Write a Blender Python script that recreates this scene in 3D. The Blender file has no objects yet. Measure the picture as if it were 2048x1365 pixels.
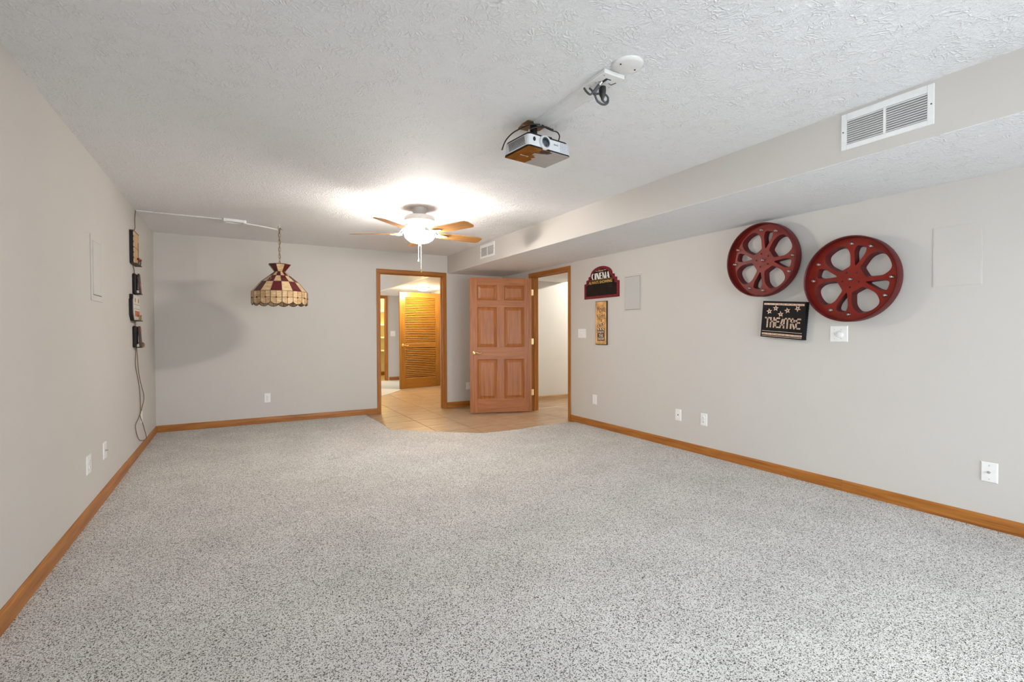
import bpy, bmesh, math, random
from mathutils import Vector, Matrix
random.seed(7)
PI = math.pi
R = math.radians
S = bpy.context.scene
COL = S.collection

# ------------------------------------------------------------------ camera
XL, XR, XS, YB, HS, H = -0.841, 3.989, 2.981, 7.262, 2.164, 2.44      # left wall, right wall, soffit face, back wall, soffit height, ceiling
YF = -1.75                                                          # wall behind the camera
cam_d = bpy.data.cameras.new('camera')
cam = bpy.data.objects.new('camera', cam_d); COL.objects.link(cam)
cam_d.sensor_width = 36.0
cam_d.lens = 36.0 * 966.17 / 2048.0
cam_d.clip_start = 0.02
yaw, pit, rol = 0.521655, 0.017817, -0.0033957
fw = Vector((math.sin(yaw)*math.cos(pit), math.cos(yaw)*math.cos(pit), -math.sin(pit)))
rt = Vector((math.cos(yaw), -math.sin(yaw), 0.0)); up = rt.cross(fw)
r2 = rt*math.cos(rol) + up*math.sin(rol); u2 = -rt*math.sin(rol) + up*math.cos(rol)
cm = Matrix((r2, u2, -fw)).transposed().to_4x4(); cm.translation = Vector((0, 0, 1.2103))
cam.matrix_world = cm
S.camera = cam

# ------------------------------------------------------------------ world, daylight, exposure
SKY = 11.5
world = bpy.data.worlds.new('overcast_sky'); S.world = world
world.use_nodes = True
bg = world.node_tree.nodes['Background']
bg.inputs['Color'].default_value = (0.87, 0.925, 1.0, 1); bg.inputs['Strength'].default_value = SKY
WX0, WX1, WZ0, WZ1 = 0.55, 3.65, 0.02, 2.08                          # glazed patio opening behind the camera
def portal(name, loc, rot, sx, sy):
    l = bpy.data.lights.new(name, 'AREA'); l.shape = 'RECTANGLE'; l.size = sx; l.size_y = sy
    l.cycles.is_portal = True
    o = bpy.data.objects.new(name, l); COL.objects.link(o); o.location = loc; o.rotation_euler = rot
    return o
LY0, LY1, LZ0, LZ1 = -1.45, 0.75, 0.35, 1.65                         # unseen window added in the left wall to brighten the near right wall
portal('added_window_portal', (XL-0.13, (LY0+LY1)/2, (LZ0+LZ1)/2), (0, R(-90), 0), LZ1-LZ0, LY1-LY0)
portal('daylight_portal', ((WX0+WX1)/2, YF-0.13, (WZ0+WZ1)/2), (R(90), 0, 0), WX1-WX0, WZ1-WZ0)
FAN_BOWL, FAN_BULB, HALL_W, SIDE_W, CLOSET_W = 190.0, 34.0, 66.0, 92.0, 110.0
S.view_settings.view_transform = 'Standard'
S.view_settings.look = 'None'
S.view_settings.exposure = 0.12
S.view_settings.gamma = 1.0
S.view_settings.use_curve_mapping = False
S.cycles.use_denoising = True
S.cycles.max_bounces = 10
S.cycles.diffuse_bounces = 5
S.cycles.sample_clamp_indirect = 6.0

# ------------------------------------------------------------------ materials
MATS = {}
def newmat(name):
    m = bpy.data.materials.new(name); m.use_nodes = True
    nt = m.node_tree
    return m, nt, nt.nodes['Principled BSDF']
def setb(b, col=None, rough=None, metal=None, spec=None):
    if col is not None: b.inputs['Base Color'].default_value = (*col, 1)
    if rough is not None: b.inputs['Roughness'].default_value = rough
    if metal is not None: b.inputs['Metallic'].default_value = metal
    if spec is not None: b.inputs['Specular IOR Level'].default_value = spec
def N(nt, t, **kw):
    n = nt.nodes.new(t)
    for k, v in kw.items():
        if k in n.inputs: n.inputs[k].default_value = v
        else: setattr(n, k, v)
    return n
def coords(nt, scale=(1, 1, 1), rand=False):
    tc = N(nt, 'ShaderNodeTexCoord'); mp = N(nt, 'ShaderNodeMapping'); mp.inputs['Scale'].default_value = scale
    src = tc.outputs['Object']
    if rand:
        oi = N(nt, 'ShaderNodeObjectInfo'); mul = N(nt, 'ShaderNodeMath', operation='MULTIPLY'); mul.inputs[1].default_value = 37.0
        nt.links.new(oi.outputs['Random'], mul.inputs[0])
        ad = N(nt, 'ShaderNodeVectorMath', operation='ADD')
        nt.links.new(src, ad.inputs[0]); nt.links.new(mul.outputs[0], ad.inputs[1]); src = ad.outputs[0]
    nt.links.new(src, mp.inputs['Vector'])
    return mp.outputs['Vector']
def ramp(nt, src, stops):
    r = N(nt, 'ShaderNodeValToRGB'); e = r.color_ramp.elements
    while len(e) < len(stops): e.new(0.5)
    for el, (p, c) in zip(e, stops):
        el.position = p; el.color = (*c, 1) if len(c) == 3 else c
    nt.links.new(src, r.inputs['Fac'])
    return r.outputs['Color']
def bump(nt, b, height, strength, dist):
    bp = N(nt, 'ShaderNodeBump'); bp.inputs['Strength'].default_value = strength; bp.inputs['Distance'].default_value = dist
    nt.links.new(height, bp.inputs['Height']); nt.links.new(bp.outputs['Normal'], b.inputs['Normal'])
def plain(name, col, rough=0.5, metal=0.0, spec=0.5, var=0.0, vs=30.0):
    m, nt, b = newmat(name); setb(b, col, rough, metal, spec)
    v = coords(nt); n = N(nt, 'ShaderNodeTexNoise'); n.inputs['Scale'].default_value = vs; n.inputs['Detail'].default_value = 3
    nt.links.new(v, n.inputs['Vector'])
    k = var if var else 0.03
    lo = tuple(max(0, c*(1-k)) for c in col); hi = tuple(min(1, c*(1+k)) for c in col)
    nt.links.new(ramp(nt, n.outputs['Fac'], [(0.3, lo), (0.7, hi)]), b.inputs['Base Color'])
    return m
def wood(name, dark, mid, light, axis, rough=0.38, fine=1.0):
    m, nt, b = newmat(name); setb(b, mid, rough, 0, 0.32)
    sc = [26*fine]*3; sc[axis] = 1.3*fine
    v = coords(nt, tuple(sc), rand=True)
    n = N(nt, 'ShaderNodeTexNoise'); n.inputs['Scale'].default_value = 1.6; n.inputs['Detail'].default_value = 6; n.inputs['Roughness'].default_value = 0.62; n.inputs['Distortion'].default_value = 0.5
    nt.links.new(v, n.inputs['Vector'])
    c1 = ramp(nt, n.outputs['Fac'], [(0.28, dark), (0.5, mid), (0.74, light)])
    sc2 = [240*fine]*3; sc2[axis] = 5*fine
    v2 = coords(nt, tuple(sc2), rand=True); n2 = N(nt, 'ShaderNodeTexNoise'); n2.inputs['Scale'].default_value = 1.0; n2.inputs['Detail'].default_value = 2
    nt.links.new(v2, n2.inputs['Vector'])
    c2 = ramp(nt, n2.outputs['Fac'], [(0.32, (0.72, 0.66, 0.6)), (0.55, (1, 1, 1))])
    mx = N(nt, 'ShaderNodeMix', data_type='RGBA', blend_type='MULTIPLY'); mx.inputs['Factor'].default_value = 0.6
    nt.links.new(c1, mx.inputs['A']); nt.links.new(c2, mx.inputs['B'])
    nt.links.new(mx.outputs['Result'], b.inputs['Base Color'])
    bump(nt, b, n2.outputs['Fac'], 0.12, 0.001)
    return m
def paint(name, col, rough=0.55):
    m, nt, b = newmat(name); setb(b, col, rough, 0, 0.35)
    v = coords(nt); n = N(nt, 'ShaderNodeTexNoise'); n.inputs['Scale'].default_value = 220; n.inputs['Detail'].default_value = 3
    nt.links.new(v, n.inputs['Vector']); bump(nt, b, n.outputs['Fac'], 0.08, 0.0015)
    n2 = N(nt, 'ShaderNodeTexNoise'); n2.inputs['Scale'].default_value = 0.9; n2.inputs['Detail'].default_value = 4
    nt.links.new(v, n2.inputs['Vector'])
    nt.links.new(ramp(nt, n2.outputs['Fac'], [(0.3, tuple(c*0.975 for c in col)), (0.7, tuple(min(1, c*1.02) for c in col))]), b.inputs['Base Color'])
    return m
def ceiling_mat(name, col):
    m, nt, b = newmat(name); setb(b, col, 0.75, 0, 0.25)
    v = coords(nt)
    w = N(nt, 'ShaderNodeTexNoise'); w.inputs['Scale'].default_value = 7; w.inputs['Detail'].default_value = 2
    nt.links.new(v, w.inputs['Vector'])
    mxv = N(nt, 'ShaderNodeVectorMath', operation='MULTIPLY_ADD'); mxv.inputs[1].default_value = (0.16, 0.16, 0.0)
    nt.links.new(w.outputs['Color'], mxv.inputs[0]); nt.links.new(v, mxv.inputs[2])
    vo = N(nt, 'ShaderNodeTexVoronoi', feature='DISTANCE_TO_EDGE'); vo.inputs['Scale'].default_value = 38
    nt.links.new(mxv.outputs[0], vo.inputs['Vector'])
    ed = ramp(nt, vo.outputs['Distance'], [(0.0, (1, 1, 1)), (0.13, (0.25, 0.25, 0.25)), (0.3, (0, 0, 0))])
    n = N(nt, 'ShaderNodeTexNoise'); n.inputs['Scale'].default_value = 55; n.inputs['Detail'].default_value = 5; n.inputs['Roughness'].default_value = 0.6; n.inputs['Distortion'].default_value = 1.6
    nt.links.new(v, n.inputs['Vector'])
    nr = ramp(nt, n.outputs['Fac'], [(0.46, (0, 0, 0)), (0.66, (1, 1, 1))])
    pn = N(nt, 'ShaderNodeTexNoise'); pn.inputs['Scale'].default_value = 11; pn.inputs['Detail'].default_value = 2
    nt.links.new(v, pn.inputs['Vector'])
    pr = ramp(nt, pn.outputs['Fac'], [(0.42, (0, 0, 0)), (0.6, (1, 1, 1))])
    mul = N(nt, 'ShaderNodeMath', operation='MULTIPLY'); nt.links.new(ed, mul.inputs[0]); nt.links.new(pr, mul.inputs[1])
    ad = N(nt, 'ShaderNodeMath', operation='MULTIPLY_ADD'); ad.inputs[1].default_value = 0.55
    nt.links.new(nr, ad.inputs[0]); nt.links.new(mul.outputs[0], ad.inputs[2])
    bump(nt, b, ad.outputs[0], 0.65, 0.0075)
    return m
def carpet_mat(name):
    m, nt, b = newmat(name); setb(b, (0.5, 0.48, 0.46), 1.0, 0, 0.05)
    v = coords(nt)
    vo = N(nt, 'ShaderNodeTexVoronoi'); vo.inputs['Scale'].default_value = 265; vo.inputs['Randomness'].default_value = 1.0
    nt.links.new(v, vo.inputs['Vector'])
    sep = N(nt, 'ShaderNodeSeparateColor'); nt.links.new(vo.outputs['Color'], sep.inputs[0])
    cl = N(nt, 'ShaderNodeTexNoise'); cl.inputs['Scale'].default_value = 110; cl.inputs['Detail'].default_value = 2
    nt.links.new(v, cl.inputs['Vector'])
    ad = N(nt, 'ShaderNodeMath', operation='MULTIPLY_ADD'); ad.inputs[1].default_value = 0.555
    sb = N(nt, 'ShaderNodeMath', operation='SUBTRACT'); sb.inputs[1].default_value = 0.5
    nt.links.new(cl.outputs['Fac'], sb.inputs[0]); nt.links.new(sb.outputs[0], ad.inputs[0]); nt.links.new(sep.outputs['Red'], ad.inputs[2])
    c = ramp(nt, ad.outputs[0], [(0.0, (0.085, 0.075, 0.067)), (0.14, (0.18, 0.162, 0.146)), (0.27, (0.50, 0.47, 0.435)), (0.41, (0.70, 0.68, 0.65)), (1.0, (0.83, 0.81, 0.78))])
    bn = N(nt, 'ShaderNodeTexNoise'); bn.inputs['Scale'].default_value = 2.6; bn.inputs['Detail'].default_value = 3
    nt.links.new(v, bn.inputs['Vector'])
    br = ramp(nt, bn.outputs['Fac'], [(0.3, (0.89, 0.89, 0.89)), (0.62, (1, 1, 1))])
    mx = N(nt, 'ShaderNodeMix', data_type='RGBA', blend_type='MULTIPLY'); mx.inputs['Factor'].default_value = 1
    nt.links.new(c, mx.inputs['A']); nt.links.new(br, mx.inputs['B']); nt.links.new(mx.outputs['Result'], b.inputs['Base Color'])
    bump(nt, b, vo.outputs['Distance'], 0.55, 0.006)
    b.inputs['Sheen Weight'].default_value = 0.0
    return m
def tile_mat(name):
    m, nt, b = newmat(name); setb(b, (0.45, 0.33, 0.22), 0.32, 0, 0.5)
    v = coords(nt, (3.0, 9.0, 5.0), rand=True)
    n = N(nt, 'ShaderNodeTexNoise'); n.inputs['Scale'].default_value = 1.4; n.inputs['Detail'].default_value = 7; n.inputs['Roughness'].default_value = 0.6; n.inputs['Distortion'].default_value = 0.4
    nt.links.new(v, n.inputs['Vector'])
    nt.links.new(ramp(nt, n.outputs['Fac'], [(0.3, (0.32, 0.20, 0.115)), (0.52, (0.43, 0.295, 0.18)), (0.72, (0.53, 0.39, 0.26))]), b.inputs['Base Color'])
    bump(nt, b, n.outputs['Fac'], 0.08, 0.003)
    return m
def stone_glass(name, dark, light):
    m, nt, b = newmat(name); setb(b, light, 0.22, 0, 0.5)
    v = coords(nt, (14, 14, 60), rand=True); n = N(nt, 'ShaderNodeTexNoise'); n.inputs['Scale'].default_value = 1.3; n.inputs['Detail'].default_value = 4
    nt.links.new(v, n.inputs['Vector']); nt.links.new(ramp(nt, n.outputs['Fac'], [(0.3, dark), (0.65, light)]), b.inputs['Base Color'])
    b.inputs['Transmission Weight'].default_value = 0.0
    b.inputs['Subsurface Weight'].default_value = 0.0
    return m
def emit(name, col, strength):
    m = bpy.data.materials.new(name); m.use_nodes = True; nt = m.node_tree; b = nt.nodes['Principled BSDF']
    b.inputs['Base Color'].default_value = (0.9, 0.9, 0.88, 1); b.inputs['Roughness'].default_value = 0.3
    b.inputs['Emission Color'].default_value = (*col, 1); b.inputs['Emission Strength'].default_value = strength
    return m
def glass(name, tint=(0.95, 0.97, 0.97)):
    m = bpy.data.materials.new(name); m.use_nodes = True; nt = m.node_tree
    out = nt.nodes['Material Output']; nt.nodes.remove(nt.nodes['Principled BSDF'])
    t = N(nt, 'ShaderNodeBsdfTransparent'); t.inputs['Color'].default_value = (*tint, 1)
    g = N(nt, 'ShaderNodeBsdfGlossy'); g.inputs['Roughness'].default_value = 0.03
    mx = N(nt, 'ShaderNodeMixShader'); fr = N(nt, 'ShaderNodeFresnel'); fr.inputs['IOR'].default_value = 1.45
    nt.links.new(fr.outputs[0], mx.inputs[0]); nt.links.new(t.outputs[0], mx.inputs[1]); nt.links.new(g.outputs[0], mx.inputs[2]); nt.links.new(mx.outputs[0], out.inputs['Surface'])
    return m

M = {}
M['wall'] = paint('greige_wall_paint', (0.570, 0.535, 0.495))
M['soffit'] = M['wall']
M['ceil'] = ceiling_mat('textured_ceiling', (0.86, 0.86, 0.865))
M['carpet'] = carpet_mat('flecked_carpet')
M['tile'] = tile_mat('tan_floor_tile')
M['grout'] = plain('grout', (0.27, 0.185, 0.115), 0.95)
OAK = ((0.24, 0.078, 0.012), (0.37, 0.135, 0.023), (0.45, 0.19, 0.042))
for i, a in enumerate('xyz'): M['oak_'+a] = wood('oak_trim_'+a, *OAK, i)
DR = ((0.27, 0.082, 0.020), (0.385, 0.132, 0.035), (0.45, 0.175, 0.053))
for i, a in enumerate('xyz'): M['door_'+a] = wood('oak_door_'+a, *DR, i, 0.36)
LV = ((0.22, 0.094, 0.016), (0.31, 0.142, 0.026), (0.37, 0.182, 0.038))
for i, a in enumerate('xyz'): M['lou_'+a] = wood('honey_oak_'+a, *LV, i, 0.3)
BL = ((0.42, 0.18, 0.05), (0.56, 0.27, 0.085), (0.64, 0.34, 0.13))
M['blade'] = wood('fan_blade_oak', *BL, 0, 0.4)
M['white'] = plain('white_plastic', (0.80, 0.79, 0.765), 0.35)
M['whitepaint'] = plain('white_enamel', (0.78, 0.775, 0.76), 0.4)
M['grille'] = plain('speaker_grille_cloth', (0.50, 0.485, 0.465), 0.8, var=0.08, vs=400)
M['grille_wall'] = plain('painted_grille', (0.55, 0.52, 0.495), 0.8, var=0.04, vs=400)
M['black'] = plain('black_plastic', (0.018, 0.018, 0.02), 0.4)
M['softblack'] = plain('soft_black', (0.014, 0.012, 0.011), 0.55, 0, 0.25)
M['cable'] = plain('grey_cable', (0.075, 0.08, 0.09), 0.5)
M['dark'] = plain('dark_gap', (0.03, 0.028, 0.025), 0.8)
M['vent_in'] = plain('vent_inside', (0.10, 0.097, 0.09), 0.8)
M['brass'] = plain('polished_brass', (0.86, 0.62, 0.28), 0.22, 1.0)
M['brass_satin'] = plain('hinge_brass', (0.80, 0.60, 0.27), 0.38, 1.0)
M['antique'] = plain('antique_brass', (0.30, 0.20, 0.10), 0.45, 0.8)
M['steel'] = plain('steel', (0.55, 0.55, 0.55), 0.35, 1.0)
M['fan_metal'] = plain('brushed_white_nickel', (0.50, 0.485, 0.465), 0.4, 0.25)
M['fan_white'] = plain('fan_white_metal', (0.80, 0.79, 0.77), 0.35)
M['bowl'] = emit('frosted_lit_glass', (1.0, 0.96, 0.90), FAN_BOWL)
_nt = M['bowl'].node_tree; _tr = N(_nt, 'ShaderNodeBsdfTransparent'); _mx = N(_nt, 'ShaderNodeMixShader'); _mx.inputs[0].default_value = 0.90   # thin frosted glass lets much of the bulbs' light straight through
_nt.links.new(_nt.nodes['Principled BSDF'].outputs[0], _mx.inputs[1]); _nt.links.new(_tr.outputs[0], _mx.inputs[2]); _nt.links.new(_mx.outputs[0], _nt.nodes['Material Output'].inputs['Surface'])
M['dome'] = emit('lit_hall_dome', (1.0, 0.78, 0.42), 45.0)
M['cord'] = plain('brown_lamp_cord', (0.16, 0.105, 0.045), 0.55)
M['red'] = plain('reel_red_enamel', (0.185, 0.013, 0.006), 0.40, 0.0, 0.25, var=0.25, vs=6)
M['red_rim_shade'] = plain('reel_rim_red_shaded', (0.095, 0.008, 0.008), 0.42, 0.0, 0.3, var=0.2, vs=8)  # rim red darkened, shade inside the opening flanges put into the colour
M['bulb'] = glass('clear_bulb_glass', (0.97, 0.95, 0.95))
M['bulbfil'] = plain('bulb_core', (0.95, 0.92, 0.9), 0.12, 0.9)
M['copper'] = plain('embossed_copper', (0.66, 0.46, 0.34), 0.45, 0.35, var=0.35, vs=160)
M['signblack'] = plain('sign_black', (0.012, 0.010, 0.010), 0.55, 0, 0.15)
M['signnavy'] = plain('sign_side_black', (0.006, 0.008, 0.014), 0.55, 0, 0.15)
M['cinered'] = plain('marquee_red', (0.17, 0.010, 0.016), 0.5, 0, 0.15, var=0.3, vs=60)
M['cineblack'] = plain('chalkboard_black', (0.012, 0.007, 0.005), 0.5, 0, 0.12, var=0.3, vs=12)
M['gold'] = plain('gold_letter', (0.66, 0.39, 0.09), 0.5)
M['cream_letter'] = plain('cream_letter', (0.88, 0.84, 0.78), 0.5)
M['orange_letter'] = plain('orange_script', (0.70, 0.33, 0.14), 0.5)
M['mn_face'] = plain('amber_print', (0.66, 0.36, 0.12), 0.5, var=0.45, vs=9)
M['mn_side'] = plain('sign_edge_brown', (0.075, 0.04, 0.03), 0.6)
M['mn_text'] = plain('dark_brown_print', (0.10, 0.045, 0.025), 0.6)
M['mn_pale'] = plain('pale_print', (0.80, 0.68, 0.54), 0.6)
M['cream_glass'] = stone_glass('cream_slag_glass', (0.50, 0.30, 0.14), (0.67, 0.50, 0.29))
M['amber_glass'] = stone_glass('amber_slag_glass', (0.36, 0.19, 0.07), (0.57, 0.40, 0.215))
M['red_glass'] = stone_glass('ruby_glass', (0.075, 0.006, 0.008), (0.115, 0.010, 0.012))
M['came'] = plain('lead_came', (0.085, 0.06, 0.045), 0.5, 0.4)
M['jewel'] = plain('ruby_jewel', (0.11, 0.015, 0.015), 0.15)
M['silverback'] = plain('grey_projector_base', (0.42, 0.40, 0.385), 0.22)
M['brown_reflection'] = plain('amber_base_reflection', (0.23, 0.085, 0.014), 0.12, var=0.25, vs=14)  # brown reflection in the glossy projector base, put into the colour
M['projwhite'] = plain('projector_shell', (0.74, 0.75, 0.77), 0.35)
M['lens'] = plain('lens_glass', (0.035, 0.05, 0.075), 0.06, 0.0, 0.9)
M['tanboard'] = plain('tan_board', (0.56, 0.345, 0.165), 0.55, var=0.12, vs=20)
M['paleboard'] = plain('pale_board', (0.64, 0.59, 0.51), 0.55, var=0.08, vs=20)
M['redorange'] = plain('red_orange_print', (0.48, 0.105, 0.045), 0.5, var=0.2, vs=30)
M['deepred'] = plain('deep_red_gloss', (0.20, 0.008, 0.008), 0.2)
M['ochre'] = plain('ochre_print', (0.38, 0.22, 0.06), 0.6)
M['hallwall'] = paint('hall_grey_paint', (0.55, 0.535, 0.515))
M['sidewall'] = paint('side_room_paint', (0.74, 0.73, 0.69))
M['closet'] = plain('closet_paint', (0.74, 0.68, 0.46), 0.6)
M['hallcarpet'] = plain('pale_hall_carpet', (0.52, 0.52, 0.53), 1.0, var=0.12, vs=150)
M['patio'] = plain('pale_concrete', (0.62, 0.62, 0.61), 0.9, var=0.1, vs=5)
M['pane'] = glass('window_glass')

# ------------------------------------------------------------------ helpers
def link(name, me, mat, parent=None, smooth=False):
    o = bpy.data.objects.new(name, me); COL.objects.link(o)
    if mat is not None and not me.materials: me.materials.append(mat)
    if parent is not None: o.parent = parent
    if smooth:
        for p in me.polygons: p.use_smooth = True
    return o
def fin(name, bm, mat, parent=None, smooth=False, angle=None):
    bmesh.ops.recalc_face_normals(bm, faces=bm.faces)
    me = bpy.data.meshes.new(name); bm.to_mesh(me); bm.free()
    o = link(name, me, mat, parent, smooth)
    if smooth and angle: me.set_sharp_from_angle(angle=R(angle))
    return o
def add_box(bm, lo, hi, bev=0.0, mat4=None):
    c = [(a+b)/2 for a, b in zip(lo, hi)]; d = [abs(b-a) for a, b in zip(lo, hi)]
    r = bmesh.ops.create_cube(bm, size=1.0); vs = r['verts']
    for v in vs: v.co = Vector((v.co.x*d[0]+c[0], v.co.y*d[1]+c[1], v.co.z*d[2]+c[2]))
    if bev > 0:
        es = list({e for v in vs for e in v.link_edges})
        rr = bmesh.ops.bevel(bm, geom=es, offset=min(bev, min(d)*0.45), segments=1, profile=0.5, affect='EDGES')
        vs = list({v for f in rr['faces'] for v in f.verts} | {v for v in vs if v.is_valid})
    if mat4 is not None:
        for v in vs: v.co = mat4 @ v.co
    return vs
def box(name, lo, hi, mat, parent=None, bev=0.0, mat4=None):
    bm = bmesh.new(); add_box(bm, lo, hi, bev, mat4); return fin(name, bm, mat, parent)
def boxes(name, lst, mat, parent=None, bev=0.0):
    bm = bmesh.new()
    for lo, hi in lst: add_box(bm, lo, hi, bev)
    return fin(name, bm, mat, parent)
def add_prism(bm, poly, z0, z1, holes=()):
    """polygon in xy extruded along z"""
    vb = [bm.verts.new((x, y, z0)) for x, y in poly]; vt = [bm.verts.new((x, y, z1)) for x, y in poly]
    n = len(poly)
    for i in range(n): bm.faces.new((vb[i], vb[(i+1) % n], vt[(i+1) % n], vt[i]))
    bm.faces.new(vb[::-1]); bm.faces.new(vt)
def prism(name, poly, z0, z1, mat, parent=None, mat4=None):
    bm = bmesh.new(); add_prism(bm, poly, z0, z1)
    if mat4 is not None: bmesh.ops.transform(bm, matrix=mat4, verts=bm.verts)
    return fin(name, bm, mat, parent)
def add_lathe(bm, prof, seg=32, mat4=None):
    rings = []
    for r, z in prof:
        if r < 1e-5: rings.append([bm.verts.new((0, 0, z))])
        else: rings.append([bm.verts.new((r*math.cos(2*PI*i/seg), r*math.sin(2*PI*i/seg), z)) for i in range(seg)])
    for a, b in zip(rings, rings[1:]):
        for i in range(seg):
            j = (i+1) % seg
            if len(a) == 1 and len(b) > 1: bm.faces.new((a[0], b[i], b[j]))
            elif len(b) == 1 and len(a) > 1: bm.faces.new((a[i], a[j], b[0]))
            elif len(a) > 1: bm.faces.new((a[i], a[j], b[j], b[i]))
    if mat4 is not None:
        for ring in rings:
            for v in ring: v.co = mat4 @ v.co
def lathe(name, prof, mat, parent=None, seg=32, mat4=None, angle=40):
    bm = bmesh.new(); add_lathe(bm, prof, seg, mat4); return fin(name, bm, mat, parent, True, angle)
def smooth_path(pts, sub=6):
    P = [Vector(p) for p in pts]
    if len(P) < 3: return P
    out = []
    for i in range(len(P)-1):
        p0 = P[max(i-1, 0)]; p1 = P[i]; p2 = P[i+1]; p3 = P[min(i+2, len(P)-1)]
        for k in range(sub):
            t = k/sub
            out.append(0.5*((2*p1)+(-p0+p2)*t+(2*p0-5*p1+4*p2-p3)*t*t+(-p0+3*p1-3*p2+p3)*t**3))
    out.append(P[-1]); return out
def add_tube(bm, pts, r, seg=8, sub=6, closed=False):
    P = smooth_path(pts, sub) if sub > 1 else [Vector(p) for p in pts]
    rings = []; n = len(P); prev = None
    for i in range(n):
        if closed: t = (P[(i+1) % n]-P[i-1]).normalized()
        else: t = (P[min(i+1, n-1)]-P[max(i-1, 0)]).normalized()
        if prev is None:
            a = Vector((0, 0, 1)) if abs(t.z) < 0.9 else Vector((1, 0, 0)); nrm = t.cross(a).normalized()
        else: nrm = (prev-t*prev.dot(t)).normalized()
        prev = nrm; bn = t.cross(nrm)
        rings.append([bm.verts.new(P[i]+r*(nrm*math.cos(2*PI*k/seg)+bn*math.sin(2*PI*k/seg))) for k in range(seg)])
    m = n if closed else n-1
    for i in range(m):
        a, b = rings[i], rings[(i+1) % n]
        for k in range(seg): bm.faces.new((a[k], a[(k+1) % seg], b[(k+1) % seg], b[k]))
    if not closed: bm.faces.new(rings[0][::-1]); bm.faces.new(rings[-1])
def tube(name, pts, r, mat, parent=None, seg=8, sub=6, closed=False):
    bm = bmesh.new(); add_tube(bm, pts, r, seg, sub, closed); return fin(name, bm, mat, parent, True, 60)
def thing(name, label, cat, loc=(0, 0, 0), group=None, mat4=None):
    o = bpy.data.objects.new(name, None); COL.objects.link(o); o.empty_display_size = 0.1
    if mat4 is not None: o.matrix_world = mat4
    else: o.location = loc
    o['label'] = label; o['category'] = cat
    if group: o['group'] = group
    return o
def tag(o, label, cat, group=None):
    o['label'] = label; o['category'] = cat
    if group: o['group'] = group
    return o
def struct(o): o['kind'] = 'structure'; return o
def frame(u, v, w, o, roll=0.0):
    m = Matrix((Vector(u), Vector(v), Vector(w))).transposed().to_4x4(); m.translation = Vector(o)
    return m @ Matrix.Rotation(roll, 4, 'Z')
def on_right(y, z, roll=0.0, x=None): return frame((0, -1, 0), (0, 0, 1), (-1, 0, 0), (XR if x is None else x, y, z), roll)   # u image-right, v up, w out
def on_left(y, z, roll=0.0): return frame((0, 1, 0), (0, 0, 1), (1, 0, 0), (XL, y, z), roll)
def on_back(x, z, roll=0.0, y=None): return frame((1, 0, 0), (0, 0, 1), (0, -1, 0), (x, YB if y is None else y, z), roll)
def on_ceil(x, y, roll=0.0, z=H): return frame((1, 0, 0), (0, -1, 0), (0, 0, -1), (x, y, z), roll)
def cyl(name, c, r, z0, z1, mat, parent=None, seg=20, bev=0.0):
    prof = [(0, z0), (r, z0), (r, z1-bev), (r-bev, z1), (0, z1)] if bev else [(0, z0), (r, z0), (r, z1), (0, z1)]
    return lathe(name, prof, mat, parent, seg, Matrix.Translation((c[0], c[1], 0)), 35)
def text_mesh(s, w, h, depth, shear=0.0, space=1.0, bold=0.0):
    """lettering from the built-in typeface, fitted to a w by h box centred on the origin, raised along z"""
    cu = bpy.data.curves.new('t', 'FONT'); cu.body = s; cu.size = 1.0; cu.resolution_u = 3; cu.shear = shear; cu.space_character = space; cu.offset = bold
    cu.fill_mode = 'FRONT'; cu.extrude = 0.0
    o = bpy.data.objects.new('t', cu); COL.objects.link(o)
    dg = bpy.context.evaluated_depsgraph_get(); me = bpy.data.meshes.new_from_object(o.evaluated_get(dg), depsgraph=dg)
    bpy.data.objects.remove(o); bpy.data.curves.remove(cu)
    bm = bmesh.new(); bm.from_mesh(me); bpy.data.meshes.remove(me)
    xs = [v.co.x for v in bm.verts]; ys = [v.co.y for v in bm.verts]
    sx = w/(max(xs)-min(xs)); sy = h/(max(ys)-min(ys)); cx = (max(xs)+min(xs))/2; cy = (max(ys)+min(ys))/2
    for v in bm.verts: v.co = Vector(((v.co.x-cx)*sx, (v.co.y-cy)*sy, 0))
    r = bmesh.ops.extrude_face_region(bm, geom=bm.faces[:])
    for g in r['geom']:
        if isinstance(g, bmesh.types.BMVert): g.co.z += depth
    return bm
def lettering(name, s, c, w, h, z, mat, parent, depth=0.0015, roll=0.0, shear=0.0, space=1.0, bold=0.0):
    bm = text_mesh(s, w, h, depth, shear, space, bold)
    bmesh.ops.transform(bm, matrix=Matrix.Translation((c[0], c[1], z)) @ Matrix.Rotation(roll, 4, 'Z'), verts=bm.verts)
    return fin(name, bm, mat, parent)
def copy_part(src, parent, mat4=None, name=None):
    o = src.copy(); COL.objects.link(o); o.parent = parent
    if mat4 is not None: o.matrix_local = mat4
    if name: o.name = name
    return o

# ------------------------------------------------------------------ the room shell
T = 0.115
struct(boxes('wall_left', [((XL-0.12, LY1, -0.06), (XL, YB+T, H+0.1)), ((XL-0.12, YF-0.12, -0.06), (XL, LY0, H+0.1)), ((XL-0.12, LY0, -0.06), (XL, LY1, LZ0)), ((XL-0.12, LY0, LZ1), (XL, LY1, H+0.1))], M['wall']))
# back wall with the hall doorway
BX0, BX1, BZ = 1.887, 2.915, 2.125
struct(boxes('wall_back', [((XL-0.12, YB, -0.06), (BX0, YB+T, H+0.1)), ((BX1, YB, -0.06), (7.0, YB+T, H+0.1)), ((BX0, YB, BZ), (BX1, YB+T, H+0.1))], M['wall']))
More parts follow.
